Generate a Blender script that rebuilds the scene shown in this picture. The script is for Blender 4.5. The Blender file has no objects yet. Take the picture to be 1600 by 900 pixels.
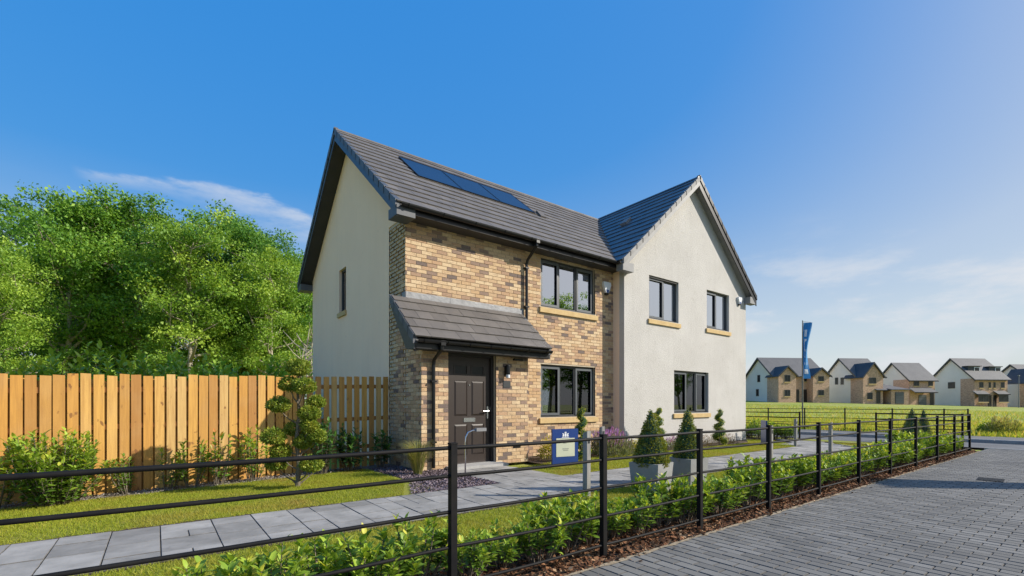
import bpy, math, random
import numpy as np
from mathutils import Vector, Matrix

# ------------------------------------------------------------------ camera, sky, sun, exposure
SC = bpy.context.scene
COL = SC.collection
R = math.radians
CAM = (-3.79, -8.37, 1.2)
YAW = 37.1
cam_d = bpy.data.cameras.new('camera')
cam_d.sensor_width = 36.0
cam_d.lens = 735.0 / 1600.0 * 36.0
cam_d.shift_y = 182.0 / 1600.0
cam_d.clip_start = 0.05
cam_d.clip_end = 4000.0
cam = bpy.data.objects.new('camera', cam_d)
COL.objects.link(cam)
cam.location = CAM
cam.rotation_euler = (R(90), 0, R(-YAW))
SC.camera = cam

SUN_EL = 30.0
SUN_AZ = 131.0                      # clockwise from +Y
SUNV = Vector((math.sin(R(SUN_AZ)) * math.cos(R(SUN_EL)), math.cos(R(SUN_AZ)) * math.cos(R(SUN_EL)), math.sin(R(SUN_EL))))
sun_d = bpy.data.lights.new('sun', 'SUN')
sun_d.energy = 2.35
sun_d.angle = R(0.53)
sun_d.color = (1.0, 0.93, 0.82)
sun = bpy.data.objects.new('sun', sun_d)
COL.objects.link(sun)
sun.rotation_euler = SUNV.to_track_quat('Z', 'Y').to_euler()
sun.location = (20, -20, 30)

SC.view_settings.view_transform = 'Standard'
SC.view_settings.look = 'None'
SC.view_settings.exposure = 1.38
SC.view_settings.gamma = 1.0
SC.view_settings.use_curve_mapping = False
SC.cycles.max_bounces = 6
SC.cycles.transparent_max_bounces = 8
SC.cycles.use_denoising = True


class NT:
    """small helper around a node tree"""
    def __init__(self, tree):
        self.t = tree

    def n(self, typ, **kw):
        nd = self.t.nodes.new(typ)
        for k, v in kw.items():
            if k.startswith('i_'):
                key = k[2:].replace('_', ' ')
                nd.inputs[key].default_value = v
            else:
                setattr(nd, k, v)
        return nd

    def l(self, a, b):
        self.t.links.new(a, b)

    def math(self, op, a, b=None, clamp=False):
        nd = self.t.nodes.new('ShaderNodeMath')
        nd.operation = op
        nd.use_clamp = clamp
        for i, x in enumerate((a, b)):
            if x is None:
                continue
            if isinstance(x, (int, float)):
                nd.inputs[i].default_value = x
            else:
                self.l(x, nd.inputs[i])
        return nd.outputs[0]

    def mix(self, fac, a, b, blend='MIX'):
        nd = self.t.nodes.new('ShaderNodeMix')
        nd.data_type = 'RGBA'
        nd.blend_type = blend
        nd.clamp_factor = True
        for sock, x in ((nd.inputs[0], fac), (nd.inputs[6], a), (nd.inputs[7], b)):
            if isinstance(x, (int, float)):
                sock.default_value = x
            elif isinstance(x, tuple):
                sock.default_value = (x[0], x[1], x[2], 1.0)
            else:
                self.l(x, sock)
        return nd.outputs[2]

    def ramp(self, fac, stops, interp='LINEAR'):
        nd = self.t.nodes.new('ShaderNodeValToRGB')
        cr = nd.color_ramp
        cr.interpolation = interp
        while len(cr.elements) < len(stops):
            cr.elements.new(0.5)
        for e, (p, c) in zip(cr.elements, stops):
            e.position = p
            e.color = (c[0], c[1], c[2], 1.0) if not isinstance(c, (int, float)) else (c, c, c, 1.0)
        self.l(fac, nd.inputs[0])
        return nd.outputs[0]

    def noise(self, vec, scale, detail=3.0, rough=0.55, stretch=None):
        if stretch:
            mp = self.n('ShaderNodeMapping')
            mp.inputs['Scale'].default_value = stretch
            self.l(vec, mp.inputs['Vector'])
            vec = mp.outputs[0]
        nd = self.n('ShaderNodeTexNoise')
        nd.inputs['Scale'].default_value = scale
        nd.inputs['Detail'].default_value = detail
        nd.inputs['Roughness'].default_value = rough
        self.l(vec, nd.inputs['Vector'])
        return nd.outputs['Fac']

    def mrange(self, v, a, b, c=0.0, d=1.0, smooth=False):
        nd = self.n('ShaderNodeMapRange')
        if smooth:
            nd.interpolation_type = 'SMOOTHSTEP'
        for i, x in zip((1, 2, 3, 4), (a, b, c, d)):
            nd.inputs[i].default_value = x
        self.l(v, nd.inputs[0])
        return nd.outputs[0]


world = bpy.data.worlds.new('World')
SC.world = world
world.use_nodes = True
wt = world.node_tree
wt.nodes.clear()
W = NT(wt)
sky = W.n('ShaderNodeTexSky')
sky.sky_type = 'NISHITA'
sky.sun_disc = False
sky.sun_elevation = R(SUN_EL)
sky.sun_rotation = R(SUN_AZ)
sky.altitude = 100
sky.air_density = 1.0
sky.dust_density = 0.8
sky.ozone_density = 2.0
tc = W.n('ShaderNodeTexCoord')
sep = W.n('ShaderNodeSeparateXYZ')
W.l(tc.outputs['Generated'], sep.inputs[0])
hor = W.math('SQRT', W.math('ADD', W.math('MULTIPLY', sep.outputs[0], sep.outputs[0]), W.math('MULTIPLY', sep.outputs[1], sep.outputs[1])))
el = W.math('MULTIPLY', W.math('ARCTAN2', sep.outputs[2], hor), 180 / math.pi)
az = W.math('MULTIPLY', W.math('ARCTAN2', sep.outputs[0], sep.outputs[1]), 180 / math.pi)
comb = W.n('ShaderNodeCombineXYZ')
W.l(az, comb.inputs[0])
W.l(el, comb.inputs[1])
# thin scattered clouds low in the whole sky
n1 = W.noise(comb.outputs[0], 0.16, 6, 0.6, (0.42, 1.25, 1.0))
low = W.math('MULTIPLY', W.mrange(n1, 0.47, 0.68, 0, 1, True), W.math('MULTIPLY', W.mrange(el, 0.5, 4, 0.6, 1, True), W.mrange(el, 8, 20, 1, 0, True)))
# one long cirrus streak over the wood (azimuth -12 .. 18 degrees)
azr = W.mrange(az, -6.0, 17.0, 0, 1)
line = W.ramp(azr, [(0.05, 0.805), (0.27, 0.83), (0.457, 0.862), (0.687, 0.842), (0.878, 0.79), (1.0, 0.745)])
nw = W.noise(comb.outputs[0], 0.35, 5, 0.6, (0.5, 1.6, 1.0))
cen = W.math('ADD', W.math('MULTIPLY', line, 25.0), W.math('MULTIPLY', W.math('SUBTRACT', nw, 0.5), 1.6))
dst = W.math('SUBTRACT', el, cen)
up = W.mrange(dst, 0.0, 0.6, 1, 0, True)
wid = W.ramp(azr, [(0.0, 0.09), (0.27, 0.13), (0.45, 0.28), (0.7, 0.48), (1.0, 0.5)])
dn = W.math('SUBTRACT', 1.0, W.math('DIVIDE', W.math('MULTIPLY', dst, -1.0), W.math('MULTIPLY', wid, 9.0)), True)
ends = W.math('MULTIPLY', W.mrange(az, -6.2, -4.2, 0, 1, True), W.mrange(az, 12, 20, 1, 0, True))
streak = W.math('MULTIPLY', W.math('MULTIPLY', up, dn), W.math('MULTIPLY', ends, W.mrange(nw, 0.33, 0.62, 0.08, 1.0)))
cl = W.math('MAXIMUM', W.math('MULTIPLY', low, 0.85), W.math('MULTIPLY', streak, 0.62))
# the photograph's sky is evenly bright: level its brightness and spread its saturation, the same way over the whole dome
sp_ = W.n('ShaderNodeSeparateColor', mode='HSV')
W.l(sky.outputs[0], sp_.inputs[0])
val = W.math('MULTIPLY', W.math('POWER', W.math('MULTIPLY', sp_.outputs[2], 0.2), 0.10), 1.95)
sat = W.ramp(sp_.outputs[1], [(0.15, 0.10), (0.30, 0.20), (0.46, 0.30), (0.54, 0.42), (0.59, 0.62), (0.645, 0.90), (0.70, 0.975)])
cb_ = W.n('ShaderNodeCombineColor', mode='HSV')
W.l(sp_.outputs[0], cb_.inputs[0])
W.l(sat, cb_.inputs[1])
W.l(val, cb_.inputs[2])
hazed = W.mix(W.mrange(el, -1.0, 9.0, 0.85, 0.0, True), cb_.outputs[0], (1.55, 1.68, 1.88))
skc = W.mix(cl, hazed, (1.95, 2.0, 2.1))
bg = W.n('ShaderNodeBackground')
bg.inputs['Strength'].default_value = 0.15
W.l(skc, bg.inputs['Color'])
wo = W.n('ShaderNodeOutputWorld')
W.l(bg.outputs[0], wo.inputs['Surface'])

# ------------------------------------------------------------------ materials
MATS = {}


def new_mat(name):
    m = bpy.data.materials.new(name)
    m.use_nodes = True
    m.node_tree.nodes.clear()
    t = NT(m.node_tree)
    out = t.n('ShaderNodeOutputMaterial')
    p = t.n('ShaderNodeBsdfPrincipled')
    t.l(p.outputs[0], out.inputs['Surface'])
    MATS[name] = m
    return m, t, p, out


def setc(t, sock, c):
    if isinstance(c, tuple):
        sock.default_value = (c[0], c[1], c[2], 1)
    else:
        t.l(c, sock)


def surf(name, c1, c2=None, rough=0.8, scale=3.0, detail=5.0, bump=0.0, bscale=60.0, bdist=0.01, metal=0.0, spec=0.4, contrast=(0.35, 0.65),
         stretch=None, rnd=None, var=0.0, dirt=None, coat=0.0, streak=None):
    """two-tone mottled surface with fine relief; rnd: 'attr'/'obj' adds a per-piece brightness change of +-var"""
    m, t, p, out = new_mat(name)
    geo = t.n('ShaderNodeNewGeometry')
    pos = geo.outputs['Position']
    col = c1
    if c2 is not None:
        f = t.mrange(t.noise(pos, scale, detail, 0.6, stretch), contrast[0], contrast[1])
        col = t.mix(f, c1, c2)
    if rnd:
        r = piece_random(t, rnd)
        k = t.mrange(r, 0, 1, 1 - var, 1 + var)
        cc = t.n('ShaderNodeCombineXYZ')
        for i in range(3):
            t.l(k, cc.inputs[i])
        col = t.mix(1.0, col, cc.outputs[0], 'MULTIPLY')
    if dirt:
        f = t.mrange(t.noise(pos, dirt[1], 4, 0.65), dirt[2], dirt[3], 0, dirt[4] if len(dirt) > 4 else 0.8)
        col = t.mix(f, col, dirt[0])
    if streak:
        f = t.mrange(t.noise(pos, 1.0, 5, 0.65, (5.0, 5.0, 0.35)), 0.50, 0.75, 0, streak[1])
        col = t.mix(f, col, streak[0])
    setc(t, p.inputs['Base Color'], col)
    p.inputs['Roughness'].default_value = rough
    p.inputs['Metallic'].default_value = metal
    p.inputs['Specular IOR Level'].default_value = spec
    if coat:
        p.inputs['Coat Weight'].default_value = coat
        p.inputs['Coat Roughness'].default_value = 0.1
    if bump:
        b = t.n('ShaderNodeBump')
        b.inputs['Strength'].default_value = bump
        b.inputs['Distance'].default_value = bdist
        t.l(t.noise(pos, bscale, 4, 0.6, stretch), b.inputs['Height'])
        t.l(b.outputs[0], p.inputs['Normal'])
    return m


def piece_random(t, mode):
    if mode == 'obj':
        return t.n('ShaderNodeObjectInfo').outputs['Random']
    a = t.n('ShaderNodeAttribute')
    a.attribute_name = 'rnd'
    return a.outputs['Fac']


def brick_mat(name, mode):
    m, t, p, out = new_mat(name)
    geo = t.n('ShaderNodeNewGeometry')
    pos = geo.outputs['Position']
    r = piece_random(t, mode)
    base = t.ramp(r, [(0.0, (0.60, 0.43, 0.255)), (0.17, (0.53, 0.35, 0.19)), (0.30, (0.64, 0.475, 0.29)), (0.44, (0.49, 0.31, 0.18)), (0.54, (0.57, 0.395, 0.225)),
                      (0.66, (0.39, 0.25, 0.16)), (0.75, (0.53, 0.36, 0.21)), (0.85, (0.28, 0.19, 0.14)), (0.925, (0.17, 0.125, 0.105))], 'CONSTANT')
    sm = t.mrange(t.noise(pos, 7.5, 4, 0.65, (1.0, 1.0, 2.6)), 0.54, 0.70)
    base = t.mix(t.math('MULTIPLY', sm, 0.55), base, (0.21, 0.14, 0.10))
    fine = t.mrange(t.noise(pos, 55, 3, 0.6), 0.3, 0.7, 0.72, 1.18)
    cc = t.n('ShaderNodeCombineXYZ')
    for i in range(3):
        t.l(fine, cc.inputs[i])
    base = t.mix(1.0, base, cc.outputs[0], 'MULTIPLY')
    t.l(base, p.inputs['Base Color'])
    p.inputs['Roughness'].default_value = 0.88
    b = t.n('ShaderNodeBump')
    b.inputs['Strength'].default_value = 0.5
    b.inputs['Distance'].default_value = 0.006
    t.l(t.noise(pos, 90, 4, 0.6), b.inputs['Height'])
    t.l(b.outputs[0], p.inputs['Normal'])
    return m


def leaf_mat(name, stops, trans=0.35, rough=0.45, spec=0.35, patch=None):
    m, t, p, out = new_mat(name)
    r = piece_random(t, 'attr')
    col = t.ramp(r, stops)
    if patch:
        geo = t.n('ShaderNodeNewGeometry')
        f = t.mrange(t.noise(geo.outputs['Position'], patch[1], 3, 0.5), patch[2], patch[3])
        col = t.mix(f, col, t.mix(0.75, col, patch[0]))
    t.l(col, p.inputs['Base Color'])
    p.inputs['Roughness'].default_value = rough
    p.inputs['Specular IOR Level'].default_value = spec
    tr = t.n('ShaderNodeBsdfTranslucent')
    t.l(t.mix(1.0, col, (1.25, 1.15, 0.55), 'MULTIPLY'), tr.inputs['Color'])
    mx = t.n('ShaderNodeMixShader')
    mx.inputs[0].default_value = trans
    t.l(p.outputs[0], mx.inputs[1])
    t.l(tr.outputs[0], mx.inputs[2])
    t.l(mx.outputs[0], out.inputs['Surface'])
    return m


def glass_mat(name, tint=(0.62, 0.68, 0.68), boost=1.9, add=0.10):
    m, t, p, out = new_mat(name)
    t.t.nodes.remove(p)
    fr = t.n('ShaderNodeFresnel')
    fr.inputs['IOR'].default_value = 1.5
    f = t.math('ADD', t.math('MULTIPLY', fr.outputs[0], boost), add, True)
    tr = t.n('ShaderNodeBsdfTransparent')
    tr.inputs['Color'].default_value = (*tint, 1)
    gl = t.n('ShaderNodeBsdfGlossy')
    gl.inputs['Roughness'].default_value = 0.0
    gl.inputs['Color'].default_value = (0.92, 0.95, 1.0, 1)
    mx = t.n('ShaderNodeMixShader')
    t.l(f, mx.inputs[0])
    t.l(tr.outputs[0], mx.inputs[1])
    t.l(gl.outputs[0], mx.inputs[2])
    t.l(mx.outputs[0], out.inputs['Surface'])
    return m


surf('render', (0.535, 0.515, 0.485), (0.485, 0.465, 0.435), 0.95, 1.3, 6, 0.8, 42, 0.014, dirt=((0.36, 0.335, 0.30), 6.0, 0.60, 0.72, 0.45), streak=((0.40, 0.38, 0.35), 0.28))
surf('render_shade_lift', (0.97, 0.71, 0.50), (0.94, 0.68, 0.475), 0.95, 1.1, 6, 0.5, 60, 0.012, dirt=((0.50, 0.40, 0.32), 7.0, 0.66, 0.74, 0.4), streak=((0.80, 0.60, 0.43), 0.3))  # same cream render, colour brightened and warmed to lift the shaded walls
surf('mortar', (0.52, 0.44, 0.33), (0.41, 0.345, 0.255), 0.95, 8, 4, 0.3, 120, 0.004)
brick_mat('brick', 'obj')
brick_mat('brick_mass', 'attr')
for nm, md in (('tile', 'obj'), ('tile_mass', 'attr')):
    surf(nm, (0.150, 0.134, 0.120), (0.112, 0.102, 0.094), 0.62, 2.2, 6, 0.35, 90, 0.004, spec=0.5, rnd=md, var=0.13, dirt=((0.20, 0.18, 0.155), 1.1, 0.55, 0.75, 0.5))
for nm, md in (('tile_shade_blue', 'obj'), ('tile_shade_blue_mass', 'attr')):
    surf(nm, (0.105, 0.112, 0.125), (0.075, 0.082, 0.094), 0.40, 2.2, 6, 0.3, 90, 0.004, spec=0.6, rnd=md, var=0.12)  # roof tile darkened and blued: shaded slope's sky sheen put into the colour
surf('roof_underlay', (0.07, 0.066, 0.062), (0.05, 0.048, 0.046), 0.8)
surf('verge_plastic', (0.085, 0.092, 0.104), (0.07, 0.077, 0.088), 0.5, 6, 3, spec=0.5)
surf('verge_pale', (0.30, 0.29, 0.28), (0.22, 0.215, 0.21), 0.7, 9, 4, 0.2, 60, 0.003)
surf('anthracite', (0.036, 0.039, 0.043), None, 0.38, spec=0.5)
surf('grey_frame', (0.105, 0.115, 0.125), (0.092, 0.10, 0.11), 0.36, 4, spec=0.5)
surf('black_plastic', (0.009, 0.009, 0.010), None, 0.33, spec=0.4)
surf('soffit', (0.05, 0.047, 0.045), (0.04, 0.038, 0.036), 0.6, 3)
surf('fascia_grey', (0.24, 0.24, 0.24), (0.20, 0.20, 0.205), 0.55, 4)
surf('lead', (0.33, 0.33, 0.335), (0.19, 0.19, 0.195), 0.5, 6, 5, 0.4, 14, 0.02, spec=0.5, contrast=(0.3, 0.7))
surf('stone_sill', (0.58, 0.42, 0.20), (0.50, 0.35, 0.16), 0.85, 8, 5, 0.2, 80, 0.003)
surf('door_paint', (0.036, 0.025, 0.021), (0.031, 0.022, 0.018), 0.42, 20, 3, 0.25, 30, 0.002, stretch=(6, 6, 0.5), spec=0.45)
surf('door_frame', (0.022, 0.018, 0.017), None, 0.4, spec=0.5)
surf('steel', (0.62, 0.62, 0.63), None, 0.25, metal=1.0)
surf('white_plastic', (0.72, 0.74, 0.76), None, 0.35)
surf('blue_plastic', (0.05, 0.10, 0.28), None, 0.35)
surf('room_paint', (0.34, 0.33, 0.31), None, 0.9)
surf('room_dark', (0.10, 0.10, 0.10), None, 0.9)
surf('curtain', (0.55, 0.57, 0.56), (0.45, 0.48, 0.48), 0.9, 5)
surf('curtain_teal', (0.30, 0.42, 0.42), (0.24, 0.34, 0.35), 0.9, 5)
glass_mat('glass', (0.62, 0.68, 0.68), 1.9, 0.50)
glass_mat('glass_low', (0.70, 0.76, 0.76), 1.3, 0.04)
glass_mat('glass_far', (0.35, 0.4, 0.42), 1.6, 0.06)
surf('solar_glass', (0.008, 0.016, 0.04), (0.010, 0.020, 0.05), 0.32, 1.0, spec=0.45)
surf('concrete_step', (0.42, 0.41, 0.39), (0.34, 0.33, 0.31), 0.9, 9, 4, 0.2, 60, 0.004)
m, t, p, out = new_mat('wood_fence')
pos = t.n('ShaderNodeNewGeometry').outputs['Position']
orn = t.n('ShaderNodeObjectInfo').outputs['Random']
c = t.ramp(orn, [(0.0, (0.62, 0.31, 0.065)), (0.2, (0.68, 0.37, 0.085)), (0.38, (0.50, 0.245, 0.06)), (0.52, (0.70, 0.405, 0.115)), (0.68, (0.58, 0.30, 0.07)), (0.82, (0.66, 0.42, 0.15)), (0.9, (0.46, 0.22, 0.06))], 'CONSTANT')
off = t.n('ShaderNodeVectorMath', operation='ADD')
t.l(pos, off.inputs[0])
cmb = t.n('ShaderNodeCombineXYZ')
t.l(t.math('MULTIPLY', orn, 37.0), cmb.inputs[2])
t.l(cmb.outputs[0], off.inputs[1])
gr = t.noise(off.outputs[0], 3.2, 6, 0.65, (9, 9, 0.5))
c = t.mix(t.mrange(gr, 0.40, 0.68), c, t.mix(0.55, c, (0.34, 0.15, 0.035)))
c = t.mix(t.mrange(t.noise(off.outputs[0], 7.0, 3, 0.5, (1.6, 1.6, 0.9)), 0.66, 0.72, 0, 0.8), c, (0.20, 0.08, 0.025))
c = t.mix(t.mrange(t.noise(off.outputs[0], 1.3, 3, 0.5), 0.5, 0.75, 0, 0.30), c, (0.60, 0.40, 0.19))
t.l(c, p.inputs['Base Color'])
p.inputs['Roughness'].default_value = 0.78
b = t.n('ShaderNodeBump')
b.inputs['Strength'].default_value = 0.35
b.inputs['Distance'].default_value = 0.006
t.l(gr, b.inputs['Height'])
t.l(b.outputs[0], p.inputs['Normal'])
surf('wood_rail', (0.36, 0.18, 0.06), (0.30, 0.145, 0.05), 0.8, 3.0, 5, 0.25, 12, 0.006, stretch=(0.55, 7, 7))
surf('grey_timber', (0.30, 0.29, 0.275), (0.19, 0.185, 0.175), 0.85, 6, 5, 0.4, 20, 0.006, stretch=(6, 6, 0.7))
surf('iron', (0.008, 0.008, 0.009), (0.014, 0.013, 0.012), 0.6, 12, spec=0.15)
for nm, md in (('paver', 'obj'), ('paver_mass', 'attr')):
    surf(nm, (0.188, 0.180, 0.164), (0.142, 0.136, 0.124), 0.85, 1.2, 6, 0.35, 130, 0.004, rnd=md, var=0.20, dirt=((0.062, 0.062, 0.064), 0.55, 0.60, 0.72, 0.5))
surf('paver_edge', (0.125, 0.12, 0.112), (0.085, 0.081, 0.075), 0.95, 9)
surf('flag_edge', (0.22, 0.21, 0.195), (0.11, 0.104, 0.094), 0.95, 9)
surf('paver_joint', (0.06, 0.057, 0.052), (0.09, 0.083, 0.072), 0.95, 5)
surf('paver_far', (0.14, 0.142, 0.146), (0.10, 0.102, 0.106), 0.88, 6, 6, 0.5, 9, 0.01, stretch=(10, 4, 1))
surf('flagstone', (0.35, 0.333, 0.305), (0.23, 0.22, 0.20), 0.85, 3, 6, 0.3, 40, 0.006, rnd='obj', var=0.2, dirt=((0.15, 0.145, 0.135), 3.2, 0.56, 0.70, 0.7))
surf('asphalt', (0.15, 0.15, 0.152), (0.11, 0.11, 0.112), 0.9, 1.5, 6, 0.4, 120, 0.006)
surf('footpath_tar', (0.17, 0.165, 0.16), (0.13, 0.127, 0.122), 0.92, 1.5, 6, 0.4, 120, 0.006)
surf('kerb', (0.34, 0.335, 0.325), (0.27, 0.265, 0.26), 0.9, 6, 4, 0.2, 60, 0.004)
surf('soil', (0.085, 0.056, 0.036), (0.055, 0.037, 0.025), 0.95, 9, 5, 0.8, 25, 0.03)
surf('sand', (0.42, 0.34, 0.23), (0.26, 0.20, 0.13), 0.95, 25, 5, 0.5, 60, 0.01)
surf('bed_gravel', (0.34, 0.30, 0.27), (0.17, 0.14, 0.12), 0.95, 40, 4, 0.9, 45, 0.03)
surf('planter', (0.30, 0.30, 0.295), (0.25, 0.25, 0.248), 0.75, 5, 5, 0.15, 40, 0.004)
surf('sign_blue', (0.012, 0.045, 0.20), None, 0.35, spec=0.5)
surf('sign_cream', (0.55, 0.56, 0.42), (0.50, 0.52, 0.40), 0.5, 3)
surf('sign_ink', (0.30, 0.31, 0.26), None, 0.6)
surf('white_print', (0.75, 0.76, 0.78), None, 0.5)
surf('banner_blue', (0.03, 0.25, 0.56), (0.025, 0.21, 0.50), 0.6, 4)
surf('pole', (0.20, 0.19, 0.15), (0.15, 0.145, 0.12), 0.5, 4)
surf('bark', (0.21, 0.175, 0.13), (0.12, 0.10, 0.075), 0.92, 6, 5, 0.6, 18, 0.03, stretch=(4, 4, 0.8))
surf('bark_pale', (0.48, 0.42, 0.33), (0.30, 0.26, 0.19), 0.92, 6, 5, 0.6, 18, 0.03, stretch=(4, 4, 0.8))
surf('ceramic', (0.62, 0.70, 0.50), None, 0.3)

# lawn under the blades, and the open ground
surf('lawn_base', (0.22, 0.25, 0.022), (0.30, 0.28, 0.045), 0.95, 2.2, 6, 0.8, 60, 0.02)
m, t, p, out = new_mat('field')
pos = t.n('ShaderNodeNewGeometry').outputs['Position']
f1 = t.mrange(t.noise(pos, 0.11, 5, 0.6), 0.38, 0.62)
f2 = t.mrange(t.noise(pos, 0.5, 5, 0.6), 0.52, 0.70)
f3 = t.mrange(t.noise(pos, 2.8, 5, 0.65), 0.35, 0.7)
c = t.mix(f1, (0.27, 0.34, 0.032), (0.38, 0.39, 0.055))
c = t.mix(f2, c, (0.46, 0.34, 0.11))
c = t.mix(f3, c, t.mix(0.5, c, (0.12, 0.16, 0.02)))
t.l(c, p.inputs['Base Color'])
p.inputs['Roughness'].default_value = 0.95
b = t.n('ShaderNodeBump')
b.inputs['Strength'].default_value = 0.8
b.inputs['Distance'].default_value = 0.06
t.l(t.noise(pos, 9, 5, 0.65), b.inputs['Height'])
t.l(b.outputs[0], p.inputs['Normal'])

leaf_mat('blade', [(0, (0.175, 0.236, 0.017)), (0.4, (0.289, 0.341, 0.028)), (0.8, (0.394, 0.411, 0.042)), (1, (0.525, 0.438, 0.084))], 0.35, 0.55, 0.25,
         patch=((0.38, 0.26, 0.07), 1.1, 0.50, 0.72))
leaf_mat('field_blade', [(0, (0.210, 0.315, 0.038)), (0.5, (0.420, 0.462, 0.063)), (0.8, (0.630, 0.504, 0.115)), (1, (0.882, 0.567, 0.210))], 0.35, 0.6, 0.2)
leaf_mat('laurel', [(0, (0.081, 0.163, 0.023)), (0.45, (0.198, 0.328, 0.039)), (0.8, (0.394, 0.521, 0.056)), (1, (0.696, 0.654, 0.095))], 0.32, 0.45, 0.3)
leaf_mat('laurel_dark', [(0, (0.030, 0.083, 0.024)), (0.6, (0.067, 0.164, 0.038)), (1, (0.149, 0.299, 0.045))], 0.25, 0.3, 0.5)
leaf_mat('shrub_mix', [(0, (0.083, 0.184, 0.025)), (0.5, (0.184, 0.316, 0.041)), (0.78, (0.367, 0.400, 0.049)), (0.9, (0.600, 0.283, 0.067)), (1, (0.567, 0.184, 0.049))], 0.35, 0.4, 0.4)
leaf_mat('tree_leaf', [(0, (0.077, 0.194, 0.030)), (0.5, (0.172, 0.352, 0.047)), (1, (0.333, 0.524, 0.083))], 0.38, 0.5, 0.3)
leaf_mat('tree_leaf_yellow', [(0, (0.132, 0.261, 0.035)), (0.5, (0.265, 0.433, 0.055)), (1, (0.444, 0.592, 0.088))], 0.38, 0.5, 0.3)
leaf_mat('tree_leaf_deep', [(0, (0.049, 0.140, 0.030)), (0.5, (0.122, 0.285, 0.047)), (1, (0.242, 0.433, 0.074))], 0.34, 0.5, 0.3)
leaf_mat('topiary', [(0, (0.097, 0.145, 0.030)), (0.5, (0.217, 0.257, 0.045)), (1, (0.456, 0.413, 0.083))], 0.25, 0.5, 0.3)
leaf_mat('cloud_leaf', [(0, (0.106, 0.195, 0.026)), (0.5, (0.229, 0.310, 0.040)), (1, (0.457, 0.460, 0.071))], 0.3, 0.5, 0.3)
leaf_mat('spiral_leaf', [(0, (0.160, 0.240, 0.029)), (0.5, (0.360, 0.421, 0.043)), (1, (0.600, 0.579, 0.070))], 0.3, 0.5, 0.3)
leaf_mat('sedge', [(0, (0.13, 0.17, 0.03)), (0.5, (0.30, 0.30, 0.09)), (1, (0.50, 0.40, 0.20))], 0.3, 0.5, 0.3)
leaf_mat('lavender_leaf', [(0, (0.165, 0.210, 0.108)), (0.55, (0.264, 0.270, 0.162)), (0.62, (0.363, 0.180, 0.468)), (1, (0.495, 0.240, 0.612))], 0.3, 0.7, 0.2)
leaf_mat('heather_leaf', [(0, (0.10, 0.09, 0.04)), (0.5, (0.19, 0.13, 0.07)), (1, (0.28, 0.15, 0.12))], 0.3, 0.7, 0.2)
leaf_mat('gold_leaf', [(0, (0.176, 0.187, 0.022)), (0.5, (0.352, 0.330, 0.033)), (1, (0.506, 0.440, 0.055))], 0.35, 0.5, 0.3)
leaf_mat('chip_bark', [(0, (0.07, 0.032, 0.018)), (0.45, (0.19, 0.085, 0.042)), (0.8, (0.32, 0.17, 0.085)), (1, (0.50, 0.35, 0.21))], 0.0, 0.9, 0.2)
leaf_mat('chip_slate', [(0, (0.10, 0.075, 0.085)), (0.5, (0.20, 0.15, 0.165)), (1, (0.33, 0.27, 0.28))], 0.0, 0.7, 0.3)
leaf_mat('chip_grey', [(0, (0.12, 0.10, 0.085)), (0.5, (0.28, 0.25, 0.22)), (1, (0.48, 0.45, 0.42))], 0.0, 0.85, 0.3)

# ------------------------------------------------------------------ building helpers
WM = {}      # world matrices of parents


def new_obj(name, me, parent=None, mw=None):
    o = bpy.data.objects.new(name, me)
    COL.objects.link(o)
    if mw is not None:
        o.matrix_basis = mw
    if parent is not None:
        o.parent = parent
        o.matrix_parent_inverse = WM.get(parent, Matrix()).inverted()
    WM[o] = mw.copy() if mw is not None else Matrix()
    return o


def thing(name, label, cat, loc=(0, 0, 0), rz=0.0, group=None):
    o = new_obj(name, None, None, Matrix.Translation(loc) @ Matrix.Rotation(rz, 4, 'Z'))
    o.empty_display_size = 0.2
    return tag(o, label, cat, group)


def tag(o, label=None, cat=None, group=None, kind=None):
    for k, v in (('label', label), ('category', cat), ('group', group), ('kind', kind)):
        if v:
            o[k] = v
    return o


def copy_tree(o, mw=None, parent=None, label=None, group=None):
    c = o.copy()
    COL.objects.link(c)
    if mw is not None:
        c.matrix_basis = mw
    if parent is not None:
        c.parent = parent
        c.matrix_parent_inverse = o.matrix_parent_inverse.copy()
    if label:
        c['label'] = label
    if group:
        c['group'] = group
    for ch in o.children:
        copy_tree(ch, None, c)
    return c


def npmesh(name, verts, faces, mat, rnd=None, smooth=False):
    """faces: list of index arrays (one per vertex count)"""
    me = bpy.data.meshes.new(name)
    verts = np.asarray(verts, dtype=np.float32)
    me.vertices.add(len(verts))
    me.vertices.foreach_set('co', verts.ravel())
    if not isinstance(faces, list):
        faces = [faces]
    loops, starts, s = [], [], 0
    for f in faces:
        f = np.asarray(f, dtype=np.int32)
        if len(f) == 0:
            continue
        k = f.shape[1]
        loops.append(f.ravel())
        starts.append(s + np.arange(len(f), dtype=np.int32) * k)
        s += f.size
    loops = np.concatenate(loops)
    starts = np.concatenate(starts)
    me.loops.add(len(loops))
    me.loops.foreach_set('vertex_index', loops)
    me.polygons.add(len(starts))
    me.polygons.foreach_set('loop_start', starts)
    if smooth:
        me.polygons.foreach_set('use_smooth', np.ones(len(starts), dtype=bool))
    me.update(calc_edges=True)
    if rnd is not None:
        a = me.attributes.new('rnd', 'FLOAT', 'POINT')
        a.data.foreach_set('value', np.asarray(rnd, dtype=np.float32))
    if mat:
        me.materials.append(MATS[mat])
    return me


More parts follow.
